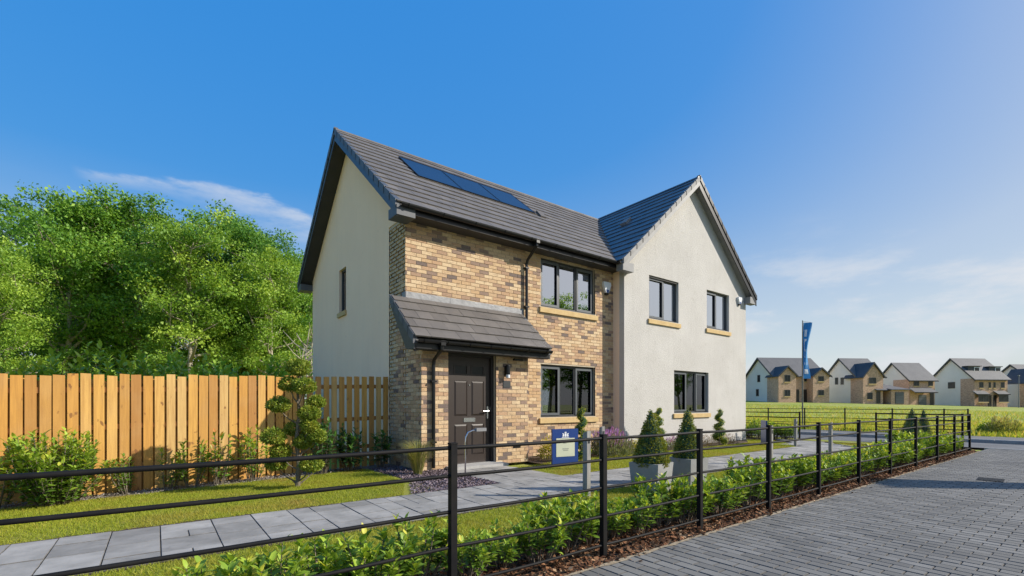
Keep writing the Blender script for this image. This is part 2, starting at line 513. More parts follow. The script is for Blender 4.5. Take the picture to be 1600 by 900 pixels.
class MB:
    def __init__(self):
        self.v, self.f, self.r, self.fm = [], [], [], []

    def add(self, vs, fs, r=0.0, fm=None):
        o = len(self.v)
        self.fm += fm or [0] * len(fs)
        self.v += [tuple(x) for x in vs]
        self.f += [tuple(i + o for i in f) for f in fs]
        self.r += [r] * len(vs)
        return self

    def box(self, x0, x1, y0, y1, z0, z1, r=0.0):
        return self.add([(x0, y0, z0), (x1, y0, z0), (x1, y1, z0), (x0, y1, z0), (x0, y0, z1), (x1, y0, z1), (x1, y1, z1), (x0, y1, z1)],
                        [(0, 3, 2, 1), (4, 5, 6, 7), (0, 1, 5, 4), (1, 2, 6, 5), (2, 3, 7, 6), (3, 0, 4, 7)], r)

    def chbox(self, x0, x1, y0, y1, z0, z1, b, r=0.0):
        """box with chamfered top edge, no bottom"""
        return self.add([(x0, y0, z0), (x1, y0, z0), (x1, y1, z0), (x0, y1, z0), (x0, y0, z1 - b), (x1, y0, z1 - b), (x1, y1, z1 - b), (x0, y1, z1 - b),
                         (x0 + b, y0 + b, z1), (x1 - b, y0 + b, z1), (x1 - b, y1 - b, z1), (x0 + b, y1 - b, z1)],
                        [(0, 1, 5, 4), (1, 2, 6, 5), (2, 3, 7, 6), (3, 0, 4, 7), (4, 5, 9, 8), (5, 6, 10, 9), (6, 7, 11, 10), (7, 4, 8, 11), (8, 9, 10, 11)], r, [1] * 8 + [0])

    def prism(self, poly, off, r=0.0):
        """poly: 3D points (outward side first), extruded by off"""
        n = len(poly)
        off = Vector(off)
        vs = [Vector(p) for p in poly] + [Vector(p) + off for p in poly]
        fs = [tuple(range(n)), tuple(range(2 * n - 1, n - 1, -1))] + [(i, i + n, (i + 1) % n + n, (i + 1) % n) for i in range(n)]
        return self.add(vs, fs, r)

    def beam(self, a, b, w, h, up=(0, 0, 1), r=0.0):
        a, b = Vector(a), Vector(b)
        d = (b - a).normalized()
        s = d.cross(Vector(up)).normalized()
        u = s.cross(d).normalized()
        p = [a + s * (i * w / 2) + u * (j * h / 2) for i, j in ((-1, -1), (1, -1), (1, 1), (-1, 1))]
        q = [x + (b - a) for x in p]
        return self.add(p + q, [(0, 1, 2, 3), (7, 6, 5, 4), (0, 4, 5, 1), (1, 5, 6, 2), (2, 6, 7, 3), (3, 7, 4, 0)], r)

    def tube(self, pts, rad, n=8, r=0.0, cap=True):
        pts = [Vector(p) for p in pts]
        rads = rad if isinstance(rad, (list, tuple)) else [rad] * len(pts)
        rings = []
        ref = None
        for i, p in enumerate(pts):
            d = (pts[min(i + 1, len(pts) - 1)] - pts[max(i - 1, 0)]).normalized()
            if ref is None:
                ref = Vector((0, 0, 1)) if abs(d.z) < 0.9 else Vector((1, 0, 0))
            s = d.cross(ref).normalized()
            u = s.cross(d).normalized()
            ref = u
            rings.append([p + (s * math.cos(2 * math.pi * k / n) + u * math.sin(2 * math.pi * k / n)) * rads[i] for k in range(n)])
        vs = [x for rg in rings for x in rg]
        fs = []
        for i in range(len(pts) - 1):
            for k in range(n):
                fs.append((i * n + k, i * n + (k + 1) % n, (i + 1) * n + (k + 1) % n, (i + 1) * n + k))
        if cap:
            fs.append(tuple(range(n - 1, -1, -1)))
            fs.append(tuple((len(pts) - 1) * n + k for k in range(n)))
        return self.add(vs, fs, r)

    def lathe(self, prof, c=(0, 0, 0), n=16, r=0.0):
        vs, fs = [], []
        for rr, z in prof:
            vs += [(c[0] + rr * math.cos(2 * math.pi * k / n), c[1] + rr * math.sin(2 * math.pi * k / n), c[2] + z) for k in range(n)]
        for i in range(len(prof) - 1):
            for k in range(n):
                fs.append((i * n + k, i * n + (k + 1) % n, (i + 1) * n + (k + 1) % n, (i + 1) * n + k))
        fs.append(tuple(range(n - 1, -1, -1)))
        fs.append(tuple((len(prof) - 1) * n + k for k in range(n)))
        return self.add(vs, fs, r)

    def mesh(self, name, mat, smooth=False, drape=False):
        me = bpy.data.meshes.new(name)
        vs = [(x, y, z + g(x, y)) for x, y, z in self.v] if drape else self.v
        me.from_pydata(vs, [], self.f)
        if smooth:
            me.polygons.foreach_set('use_smooth', np.ones(len(me.polygons), dtype=bool))
        if any(self.r):
            a = me.attributes.new('rnd', 'FLOAT', 'POINT')
            a.data.foreach_set('value', np.asarray(self.r, dtype=np.float32))
        for mm in (mat if isinstance(mat, tuple) else (mat,)):
            me.materials.append(MATS[mm])
        if isinstance(mat, tuple):
            me.polygons.foreach_set('material_index', np.asarray(self.fm, dtype=np.int32))
        me.update()
        return me

    def build(self, name, mat, parent=None, smooth=False, drape=False, local=False):
        """world-space coordinates unless local (then in the parent's frame)"""
        mw = WM.get(parent, Matrix()).copy() if local and parent else None
        return new_obj(name, self.mesh(name, mat, smooth, drape), parent, mw)


def smooth01(x):
    x = min(1.0, max(0.0, x))
    return x * x * (3 - 2 * x)


def g(x, y):
    """height of the ground"""
    z = -0.028 * min(max(0.0, -x), 9.0) * smooth01((y + 2.4) / 2.9)
    if x > 17.0:
        z += 0.08 * smooth01((x - 17.0) / 2.5)
        if x > 20.0:
            z += smooth01((x - 20.0) / 75.0) * (0.43 + 0.041 * min(max(y, -15.0), 60.0))
    return z


def c2w(X, Y, z=0.0):
    """point given by distance to the right (X) and ahead (Y) of where the photographer stood"""
    cs, sn = math.cos(R(YAW)), math.sin(R(YAW))
    return (CAM[0] + cs * X + sn * Y, CAM[1] - sn * X + cs * Y, z)


def at(u, Y, z=None):
    x, y, _ = c2w((u - 800) / 735.0 * Y, Y)
    return (x, y, g(x, y) if z is None else z)

# ------------------------------------------------------------------ the ground, roads and paths
rng = np.random.default_rng(7)
random.seed(7)


def lines(*segs):
    out = []
    for a, b, n in segs:
        out += list(np.linspace(a, b, n, endpoint=False))
    out.append(segs[-1][1])
    return out


def sheet(name, xs, ys, mat, dz=0.0, zf=None):
    vs = [(x, y, (zf or g)(x, y) + dz) for y in ys for x in xs]
    nx = len(xs)
    fs = [(j * nx + i, j * nx + i + 1, (j + 1) * nx + i + 1, (j + 1) * nx + i) for j in range(len(ys) - 1) for i in range(nx - 1)]
    o = new_obj(name, npmesh(name, vs, np.array(fs), mat, smooth=True))
    return tag(o, kind='structure')


def flat(name, poly, mat, dz):
    me = bpy.data.meshes.new(name)
    me.from_pydata([(x, y, g(x, y) + dz) for x, y in poly], [], [tuple(range(len(poly)))])
    me.materials.append(MATS[mat])
    return tag(new_obj(name, me), kind='structure')


def ground_z(x, y):
    drop = 0.0
    if -14 < x < 19.3 and -30 < y < 14:
        drop = 0.06
    return g(x, y) - drop


sheet('ground', lines((-900, -100, 5), (-100, -16, 10), (-16, 22, 76), (22, 130, 45), (130, 1500, 8)), lines((-900, -100, 5), (-100, -31, 8), (-31, 16, 94), (16, 90, 30), (90, 1500, 8)), 'field', 0, ground_z)

sheet('lawn', [-9.0, -7, -5, -4, -3, -2, -1, -0.6], lines((-2.6, 0.38, 8)), 'lawn_base', 0.0)
lawn_b = flat('lawn', [(1.66, -2.78), (1.9, -2.62), (10.7, -2.58), (12.2, -1.6), (12.6, -0.9), (12.4, -0.3), (11, -1.1), (6, -1.15), (4.6, -1.0), (3.2, -1.0), (2.5, -1.15), (1.68, -1.3)], 'lawn_base', 0.0)
lawn_c = flat('lawn', [(-9, -5.35), (13, -5.35), (13.1, -4.6), (11.95, -3.92), (-9, -3.92)], 'lawn_base', 0.0)
lawn_d = flat('lawn', [(12.05, -3.85), (13.1, -4.5), (13.15, -2.55)], 'lawn_base', 0.0)
flat('flower_bed', [(2.46, -1.15), (3.2, -1.0), (4.6, -1.0), (6, -1.15), (11, -1.1), (12.9, -0.3), (12.9, 6), (12.28, 6), (12.28, -0.37), (5.92, -0.37), (5.92, 0.0), (2.46, 0.0)], 'soil', -0.006)
flat('flower_bed', [(-9, -6.0), (12.95, -6.0), (13.5, -5.6), (13.5, -4.2), (12.9, -4.6), (12.9, -5.3), (-9, -5.3)], 'soil', -0.012)
flat('flower_bed', [(13.05, -1.3), (13.9, -1.3), (13.9, 7), (12.95, 7), (12.95, -1.0)], 'soil', -0.008)
sheet('fence_bed', [-9.0, -7, -5, -4, -3, -2, -1, -0.0], [0.36, 0.6, 0.98], 'bed_gravel', -0.004)
flat('slate_bed', [(-1.15, -2.62), (0.37, -2.62), (0.37, -0.69), (0.0, -0.69), (0.0, 0.4), (-0.62, 0.4), (-0.62, -1.5)], 'soil', -0.004)
drive = flat('driveway', [(-30, -22), (14.3, -22), (14.3, -5.98), (-30, -5.98)], 'paver_joint', -0.02)
drive_far = flat('driveway_apron', [(-30, -22), (14.3, -22), (14.3, -9.6), (-30, -9.6)], 'paver_far', 0.006)
flat('road', [(14.4, -90), (16.9, -90), (16.9, 60), (14.4, 60)], 'asphalt', 0.0)
tag(MB().box(14.28, 14.42, -60, -5.9, -0.1, 0.012).build('road_edging', 'kerb'), kind='structure')
kerb = tag(MB().box(16.88, 17.01, -90, 60, -0.1, 0.085).build('kerb', 'kerb'), kind='structure')
for i in range(26):
    MB().chbox(16.865, 17.03, -14.0 + i * 0.915, -14.0 + i * 0.915 + 0.907, 0.0, 0.105, 0.012).build('kerb_stone', 'kerb', kerb)
tag(MB().box(17.04, 19.3, -90, 60, -0.1, 0.085).build('footpath', 'footpath_tar'), kind='structure')
sheet('verge', [13.55, 13.95, 14.38], lines((-5.2, -3.0, 3), (-3.0, 8, 6)), 'lawn_base', -0.003)



def ragged(name, x0, x1, ya, yb, mat, dz, amp, step=0.07):
    """narrow strip with a frayed edge on the ya side"""
    rr = random.Random(name + str(ya))
    n = int((x1 - x0) / step)
    xs = [x0 + (x1 - x0) * i / n for i in range(n + 1)]
    sg = 1 if ya > yb else -1
    vs = [(x, ya + sg * amp * rr.random() ** 2, 0) for x in xs] + [(x, yb, 0) for x in xs]
    vs = [(x, y, g(x, y) + dz) for x, y, _ in vs]
    fs = [(i, i + 1, n + 2 + i, n + 1 + i) for i in range(n)]
    return tag(new_obj(name, npmesh(name, vs, np.array(fs), mat)), kind='structure')


ragged('lawn_edge', -8.0, -1.2, -2.57, -2.605, 'soil', 0.004, 0.07)
ragged('lawn_edge', -8.0, 11.8, -3.93, -3.895, 'soil', 0.004, 0.06)
ragged('lawn_edge', 1.9, 10.6, -2.57, -2.605, 'soil', 0.004, 0.05)
ragged('sand_edge', -4.0, 13.0, -6.0, -5.975, 'sand', 0.0095, 0.03)

# block paving: the ones that show largest are single blocks, the rest one mesh with the same relief
blocks = []
for i in range(int((14.25 + 8) / 0.1)):
    x0 = -8.0 + i * 0.1
    y = -5.985 - (0.1 if i % 2 else 0.0)
    if i % 2:
        blocks.append((x0, -5.985 - 0.1, 0.1))
    while y > -9.55:
        blocks.append((x0, y - 0.2, 0.2))
        y -= 0.2


def score(x, y):
    dx, dy = x - CAM[0], y - CAM[1]
    cs, sn = math.cos(R(YAW)), math.sin(R(YAW))
    X, Y = cs * dx - sn * dy, sn * dx + cs * dy
    if Y < 0.5:
        return -1
    u, v = 800 + 735 * X / Y, 632 + 735 * 1.2 / Y
    if u > 1610 or v > 905 or u < -10:
        return -1
    return 1.0 / Y


blocks.sort(key=lambda b: -score(b[0] + 0.05, b[1] + b[2] / 2))
unit = {}
mass = MB()
for k, (x0, y0, ln) in enumerate(blocks):
    jz, jr = random.uniform(-0.0015, 0.002), random.random()
    if k < 290:
        if ln not in unit:
            unit[ln] = MB().chbox(-0.0472, 0.0472, -ln / 2 + 0.0028, ln / 2 - 0.0028, -0.03, 0.006, 0.0048).mesh('block_paver', ('paver', 'paver_edge'))
        new_obj('block_paver', unit[ln], drive, Matrix.Translation((x0 + 0.05, y0 + ln / 2, jz)) @ Matrix.Rotation(random.uniform(-0.012, 0.012), 4, 'Z'))
    else:
        mass.chbox(x0 + 0.0028, x0 + 0.0972, y0 + 0.0028, y0 + ln - 0.0028, -0.03, 0.006 + jz, 0.0048, 0.001 + jr)
tag(mass.build('block_paving', ('paver_mass', 'paver_edge'), drive), kind='stuff')

# flagstone path
path = flat('path', [(-9, -3.9), (11.95, -3.9), (13.2, -2.55), (13.2, -1.35), (12.25, -1.55), (10.75, -2.6), (1.64, -2.6), (1.64, -0.69), (0.38, -0.69), (0.38, -2.6), (-9, -2.6)], 'paver_joint', -0.012)


def flag(x0, x1, y0, y1):
    mb = MB().chbox(x0 + 0.003, x1 - 0.003, y0 + 0.003, y1 - 0.003, -0.03, 0.010 + random.uniform(-0.003, 0.003), 0.0035)
    o = mb.build('flagstone', ('flagstone', 'flag_edge'), path, drape=True)
    return o


x = -7.0
col = 0
while x < 11.2:
    w = random.choice([0.24, 0.3, 0.36, 0.42])
    hs = random.choice([[0.3, 0.4, 0.3, 0.3], [0.4, 0.3, 0.35, 0.25], [0.45, 0.4, 0.45], [0.3, 0.3, 0.4, 0.3], [0.35, 0.25, 0.4, 0.3], [0.25, 0.45, 0.25, 0.35]])
    y = -3.9
    for h in hs:
        if w > 0.40 and h < 0.32:
            flag(x, x + w / 2, y, y + h)
            flag(x + w / 2, x + w, y, y + h)
        else:
            flag(x, x + w, y, y + h)
        y += h
    x += w
for j, (y0, y1) in enumerate([(-2.6, -2.15), (-2.15, -1.7), (-1.7, -1.25), (-1.25, -0.9)]):
    xs = [0.38, 0.83, 1.28, 1.64] if j % 2 else [0.38, 0.68, 1.13, 1.64]
    for a, b in zip(xs[:-1], xs[1:]):
        flag(a, b, y0, y1)
for i in range(7):
    for j in range(4):
        xa, ya = 11.1 + i * 0.3, -3.75 + j * 0.45 + i * 0.22 - (0.15 if i % 2 else 0)
        if xa < 12.95 and -3.9 < ya and (xa - 11.9) * 1.05 - 3.9 < ya + 0.1 and ya < -1.9 + (xa - 12.0) * 0.5:
            flag(xa, xa + 0.3, ya, ya + 0.45)

# ------------------------------------------------------------------ the two houses
EZ, EY, RY, RZ, RZ2 = 4.83, -0.36, 3.325, 7.84, 7.93
M1 = (RZ - EZ) / (RY - EY)        # eave height, eave y, pitch, ridge y, ridge z
XL, XM, XR = 0.0, 5.92, 12.27                            # left wall, party line, right wall
PX0, PX1, PYF = 0.0, 2.45, -0.68                         # porch
GY = -0.37                                               # front of the rendered gable
GX = (XM + XR) / 2
M2 = (RZ2 - EZ) / (GX - (XM - 0.3))
BACK = 6.65

house = thing('brick_house', 'buff brick house with solar panels, tiled porch and dark panelled front door', 'house', (0, 0, 0), 0, 'pair of joined houses')
rhouse = thing('rendered_house', 'cream rendered house with a tall front gable, joined to the brick house', 'house', (XM, GY, 0), 0, 'pair of joined houses')


def cells(a0, a1, z0, z1, holes):
    """rectangles covering [a0,a1]x[z0,z1] minus the holes"""
    zs = sorted({z0, z1, *[h[2] for h in holes], *[h[3] for h in holes]})
    zs = [z for z in zs if z0 <= z <= z1]
    out = []
    for za, zb in zip(zs[:-1], zs[1:]):
        cuts = sorted([(h[0], h[1]) for h in holes if h[2] < zb - 1e-6 and h[3] > za + 1e-6])
        a = a0
        for c0, c1 in cuts:
            if c0 > a + 1e-6:
                out.append((a, c0, za, zb))
            a = max(a, c1)
        if a < a1 - 1e-6:
            out.append((a, a1, za, zb))
    return out


BRICKS = []          # (wall, centre, length, axis, face normal)


def lay_bricks(wall, a0, a1, z0, z1, holes, place, top=None):
    k = 0
    z = z0
    while z + 0.064 <= z1 + 1e-6:
        spans = [(a0, a1)]
        for h in holes:
            if h[2] < z + 0.06 and h[3] > z + 0.005:
                ns = []
                for s0, s1 in spans:
                    if h[1] <= s0 or h[0] >= s1:
                        ns.append((s0, s1))
                    else:
                        if h[0] > s0:
                            ns.append((s0, h[0]))
                        if h[1] < s1:
                            ns.append((h[1], s1))
                spans = ns
        for s0, s1 in spans:
            a = a0 - (0.1125 if k % 2 else 0.0)
            while a < s1:
                b0, b1 = max(a, s0), min(a + 0.215, s1)
                if b1 - b0 > 0.03 and (top is None or z + 0.065 < top((b0 + b1) / 2)):
                    BRICKS.append((wall, place((b0 + b1) / 2, z + 0.0325), b1 - b0))
                a += 0.225
        k += 1
        z += 0.075


UPW = (3.39, 5.23, 3.50, 4.66)
LOW = (3.39, 5.23, 0.90, 2.15)
DOOR = (0.54, 1.63, 0.0, 2.19)

# front wall
mb = MB()
for a, b, z0, z1 in cells(XL + 0.16, XM, 0, 4.80, [UPW, LOW]):
    mb.box(a, b, 0.009, 0.16, z0, z1)
wall_f = mb.build('front_wall', 'mortar', house)
lay_bricks(wall_f, XL, XM, 0.01, 4.73, [UPW, LOW, (3.33, 5.29, 3.36, 3.5), (3.33, 5.29, 0.76, 0.90), (-0.1, PX1, -1, 3.15)], lambda a, z: Matrix.Translation((a, 0.014, z)))
# side return in brick (house and porch share the face x = 0)
mb = MB()
mb.box(0.009, 0.16, 0.012, 0.79, 0, 4.80)
ptop = lambda y: 2.30 + (y + 0.68) * 0.86
mb.prism([(0.009, PYF + 0.009, 0), (0.009, PYF + 0.009, ptop(PYF) - 0.05), (0.009, -0.0, ptop(0) - 0.05), (0.009, -0.0, 0)], (0.15, 0, 0))
wall_s = mb.build('side_return_wall', 'mortar', house)
lay_bricks(wall_s, 0.0, 0.79, 0.01, 4.73, [], lambda a, z: Matrix.Translation((0.014, a, z)) @ Matrix.Rotation(R(90), 4, 'Z'))
lay_bricks(wall_s, PYF, -0.005, 0.01, 2.95, [], lambda a, z: Matrix.Translation((0.014, a, z)) @ Matrix.Rotation(R(90), 4, 'Z'), top=lambda y: ptop(y - 0.1))
# porch front
mb = MB()
for a, b, z0, z1 in cells(PX0 + 0.16, PX1, 0, 2.30, [DOOR]):
    mb.box(a, b, PYF + 0.009, PYF + 0.16, z0, z1)
mb.prism([(PX1 - 0.009, PYF + 0.16, 0), (PX1 - 0.009, PYF + 0.16, 2.3), (PX1 - 0.009, 0.0, 2.88), (PX1 - 0.009, 0.0, 0)], (-0.15, 0, 0))
wall_p = mb.build('porch_wall', 'mortar', house)
lay_bricks(wall_p, PX0, PX1, 0.01, 2.29, [DOOR], lambda a, z: Matrix.Translation((a, PYF + 0.014, z)))
lay_bricks(wall_p, PYF, 0.0, 0.01, 2.95, [], lambda a, z: Matrix.Translation((PX1 - 0.014, a, z)) @ Matrix.Rotation(R(90), 4, 'Z'), top=lambda y: ptop(y - 0.1))


def bscore(b):
    p = b[1].translation
    d = math.dist(p, CAM)
    far = 0.35 if b[0] == wall_p and abs(p.x - PX1) < 0.05 else 1.0
    return b[2] * far / d ** 2


BRICKS.sort(key=lambda b: -bscore(b))
ub = MB().box(-0.5, 0.5, -0.014, 0.02, -0.0325, 0.0325).mesh('brick', 'brick')
rest = {}
for k, (wl, mw, ln) in enumerate(BRICKS):
    mw = mw @ Matrix.Translation((0, random.uniform(-0.002, 0.0015), 0))
    if k < 295:
        new_obj('brick', ub, wl, mw @ Matrix.Diagonal((ln, 1, 1, 1)))
    else:
        mbx = rest.setdefault(wl, MB())
        h = ln / 2
        vs = [mw @ Vector(p) for p in ((-h, -0.014, -0.0325), (h, -0.014, -0.0325), (h, 0.02, -0.0325), (-h, 0.02, -0.0325), (-h, -0.014, 0.0325), (h, -0.014, 0.0325), (h, 0.02, 0.0325), (-h, 0.02, 0.0325))]
        mbx.add(vs, [(0, 3, 2, 1), (4, 5, 6, 7), (0, 1, 5, 4), (1, 2, 6, 5), (3, 0, 4, 7)], 0.001 + 0.999 * random.random())
for wl, mbx in rest.items():
    tag(mbx.build('brick_courses', 'brick_mass', wl), kind='stuff')

# rendered side wall and gable (brick house), back and party walls
SW = (3.51, 4.07, 3.55, 4.66)
mb = MB()
for a, b, z0, z1 in cells(0.79, BACK, 0, 4.80, [SW]):
    mb.box(-0.006, 0.16, a, b, z0, z1)
mb.prism([(-0.006, 0.0, 4.80), (-0.006, 0.0, 4.98), (-0.006, RY, 7.70), (-0.006, BACK, 4.98), (-0.006, BACK, 4.80)], (0.166, 0, 0))
mb.build('side_wall', 'render_shade_lift', house)
MB().box(0.16, XR - 0.16, BACK - 0.16, BACK, 0, 4.9).build('back_wall', 'render_shade_lift', house)

# rendered front gable
WA, WB, WL = (6.96, 8.34, 3.56, 4.75), (9.84, 11.17, 3.58, 4.77), (8.12, 9.94, 0.95, 2.19)
mb = MB()
for a, b, z0, z1 in cells(XM, XR, 0, 4.83, [WA, WB, WL]):
    mb.box(a, b, GY, GY + 0.16, z0, z1)
mb.prism([(XM, GY, 4.83), (XR, GY, 4.83), (XR, GY, 4.98), (GX, GY, 7.79), (XM, GY, 4.98)], (0, 0.16, 0))
mb.build('front_wall', 'render', rhouse)
MB().box(XM, XM + 0.15, GY + 0.16, 0.2, 0, 4.9).build('return_wall', 'render_shade_lift', rhouse)
MB().box(XR - 0.16, XR, GY + 0.16, BACK, 0, 4.95).build('side_wall', 'render', rhouse)
MB().box(XM - 0.004, XR + 0.004, GY - 0.006, GY + 0.1, 0, 0.14).build('plinth', 'concrete_step', rhouse)


# ---- roofs
def clip(poly, a, b, c):
    out = []
    for i in range(len(poly)):
        p, q = poly[i], poly[(i + 1) % len(poly)]
        dp, dq = a * p[0] + b * p[1] - c, a * q[0] + b * q[1] - c
        if dp <= 0:
            out.append(p)
        if dp * dq < 0:
            t = dp / (dp - dq)
            out.append((p[0] + (q[0] - p[0]) * t, p[1] + (q[1] - p[1]) * t))
    return out


def roof_tiles(parent, O, eu, ew, ulen, wlen, gauge, tw, cuts, mats, limit, seed=1, skip=None):
    """tiles over a slope; O eave corner, eu along the eave, ew up the slope"""
    rnd = random.Random(seed)
    O, eu, ew = Vector(O), Vector(eu).normalized(), Vector(ew).normalized()
    en = eu.cross(ew).normalized()
    if en.z < 0:
        en = -en
    gl = gauge + 0.06
    n0 = lambda w: 0.010 + (1 - w / gl) * 0.026
    cand = []
    nrow = int(math.ceil(wlen / gauge - 0.02))
    for i in range(nrow):
        w0 = i * gauge
        u = -(tw / 2 if i % 2 else 0.0)
        while u < ulen:
            poly = [(u + 0.002, w0), (u + tw - 0.002, w0), (u + tw - 0.002, min(w0 + gl, wlen)), (u + 0.002, min(w0 + gl, wlen))]
            full = u >= 0 and u + tw <= ulen and w0 + gl <= wlen
            p2 = clip(clip(poly, -1, 0, 0), 1, 0, ulen)
            for cut in cuts:
                if len(p2) > 2:
                    p2 = clip(p2, *cut)
            ok = len(p2) > 2
            if ok:
                full = full and len(p2) == 4 and all(abs(a[0] - b[0]) + abs(a[1] - b[1]) < 1e-6 for a, b in zip(p2, poly))
                c = O + eu * (u + tw / 2) + ew * (w0 + gl / 2)
                if not (skip and skip(u + tw / 2, w0 + gl / 2)):
                    cand.append((math.dist(c, CAM), i, u, w0, p2, full))
            u += tw
    cand.sort(key=lambda c: c[0])
    handed = eu.cross(ew).dot(en) > 0
    base = Matrix((( eu.x, ew.x, en.x, 0), (eu.y, ew.y, en.y, 0), (eu.z, ew.z, en.z, 0), (0, 0, 0, 1)))

    def solid(p2, w0, u0):
        n = len(p2)
        top = [(a - u0, b - w0, n0(b - w0) + 0.024) for a, b in p2]
        bot = [(a - u0, b - w0, n0(b - w0)) for a, b in p2]
        if not handed:
            pass
        fs = [tuple(range(n)), tuple(range(2 * n - 1, n - 1, -1))] + [(i, i + n, (i + 1) % n + n, (i + 1) % n) for i in range(n)]
        return top + bot, fs
    share = None
    massb = MB()
    for k, (d, i, u, w0, p2, full) in enumerate(cand):
        vs, fs = solid(p2, w0, u)
        jit = Matrix.Translation((0, rnd.uniform(-0.003, 0.003), rnd.uniform(-0.0015, 0.0025)))
        mw = Matrix.Translation(O + eu * u + ew * w0) @ base @ jit
        if k < limit:
            if full:
                if share is None:
                    share = MB().add(vs, fs).mesh('roof_tile', mats[0])
                me = share
            else:
                me = MB().add(vs, fs).mesh('roof_tile', mats[0])
            new_obj('roof_tile', me, parent, mw)
        else:
            massb.add([mw @ Vector(v) for v in vs], fs, 0.001 + 0.999 * rnd.random())
    if massb.v:
        tag(massb.build('roof_tiling', mats[1], parent), kind='stuff')


VX = -0.34                                   # left verge
ey = Vector((0, 1, M1)).normalized()
sl_len = (RY - EY) * math.sqrt(1 + M1 * M1)
# slabs under the tiles
mb = MB()
mb.prism([(VX + 0.02, EY + 0.02, EZ), (GX, EY + 0.02, EZ), (GX, RY, RZ - 0.02), (VX + 0.02, RY, RZ - 0.02)], (0, 0, -0.13))
mb.prism([(VX + 0.02, RY, RZ - 0.02), (GX, RY, RZ - 0.02), (GX, 2 * RY - EY, EZ), (VX + 0.02, 2 * RY - EY, EZ)], (0, 0, -0.13))
roof_b = mb.build('roof', 'roof_underlay', house)
# valley line on the main slope in (u, w): from (5.62, 0) to (GX, ridge)
vdx = (RZ - EZ) / M2 / sl_len
PAN = [(0.97, 2.16), (2.16, 3.30), (3.30, 4.44)]
roof_tiles(roof_b, (VX, EY, EZ), (1, 0, 0), ey, GX - VX, sl_len, sl_len / 14.0, 0.30, [(1.0, -vdx, (XM - 0.3) - VX - 0.02)], ('tile', 'tile_mass'), 250, 3,
           skip=lambda u, w: 0.97 + 0.15 < u + VX < 4.44 - 0.15 and 2.40 + 0.2 < w < 3.84 - 0.2)
# valley lining
va, vb = Vector((XM - 0.33, EY, EZ + 0.02)), Vector((XM - 0.3 + (RZ - EZ) / M2 - 0.02, RY, RZ + 0.0))
MB().beam(va, vb, 0.20, 0.03).build('valley_lining', 'lead', roof_b)
# ridge tiles
for i in range(21):
    xa = VX - 0.01 + i * 0.445
    if xa > GX - 0.3:
        break
    pts = []
    for k in range(7):
        an = math.pi * (k / 6.0)
        pts.append((math.cos(an) * 0.13, math.sin(an) * 0.085))
    poly = [(xa, RY + a, RZ - 0.035 + b) for a, b in pts]
    MB().prism(poly[::-1], (0.441, 0, 0)).build('ridge_tile', 'tile', roof_b)
# dry verge caps, bargeboards, soffit at the left gable
for side in (0, 1):
    for i in range(14):
        f0, f1 = i / 14.0, (i + 1) / 14.0
        sgn = (lambda yy: yy) if side == 0 else (lambda yy: 2 * RY - yy)
        ya, yb = EY + (RY - EY) * f0, EY + (RY - EY) * f1 + 0.03
        za, zb = EZ + M1 * (ya - EY), EZ + M1 * (yb - EY)
        MB().prism([(VX - 0.022, sgn(ya), za - 0.085), (VX - 0.022, sgn(ya), za + 0.078), (VX - 0.022, sgn(yb), zb + 0.055), (VX - 0.022, sgn(yb), zb - 0.085)], (0.10, 0, 0)).build('verge_cap', 'verge_plastic', roof_b)
    s = 1 if side == 0 else -1
    pe = (EY - 0.0) if side == 0 else 2 * RY - EY
    mb = MB()
    mb.prism([(VX, pe, EZ - 0.22), (VX, pe, EZ - 0.06), (VX, RY, RZ - 0.06), (VX, RY, RZ - 0.24)], (0.025, 0, 0))
    mb.build('bargeboard', 'anthracite', roof_b)
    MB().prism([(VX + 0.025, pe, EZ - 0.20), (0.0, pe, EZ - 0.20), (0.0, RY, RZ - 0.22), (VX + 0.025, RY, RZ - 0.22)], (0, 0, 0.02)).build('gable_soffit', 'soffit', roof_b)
    # closed box end under the eave
    y0, y1 = (EY - 0.02, -0.0) if side == 0 else (BACK, 2 * RY - EY + 0.02)
    MB().box(VX - 0.004, 0.02, y0, y1, EZ - 0.20, EZ - 0.02).build('box_end', 'verge_plastic', roof_b)
# fascia, soffit, gutter
MB().box(VX + 0.1, XM - 0.28, EY + 0.005, EY + 0.03, EZ - 0.135, EZ + 0.02).build('fascia', 'black_plastic', roof_b)
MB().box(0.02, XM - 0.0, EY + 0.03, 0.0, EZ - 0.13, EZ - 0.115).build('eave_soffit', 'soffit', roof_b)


def half_gutter(x0, x1, yc, zc, r, axis='x'):
    mb = MB()
    prof = [(math.cos(math.pi + math.pi * k / 8) * r, math.sin(math.pi + math.pi * k / 8) * r) for k in range(9)]
    inner = [(a * 0.9, b * 0.9 + 0.002) for a, b in prof][::-1]
    ring = prof + inner
    if axis == 'x':
        mb.prism([(x0, yc + a, zc + b) for a, b in ring], (x1 - x0, 0, 0))
    else:
        mb.prism([(yc + a, x0, zc + b) for a, b in ring], (0, x1 - x0, 0))
    return mb


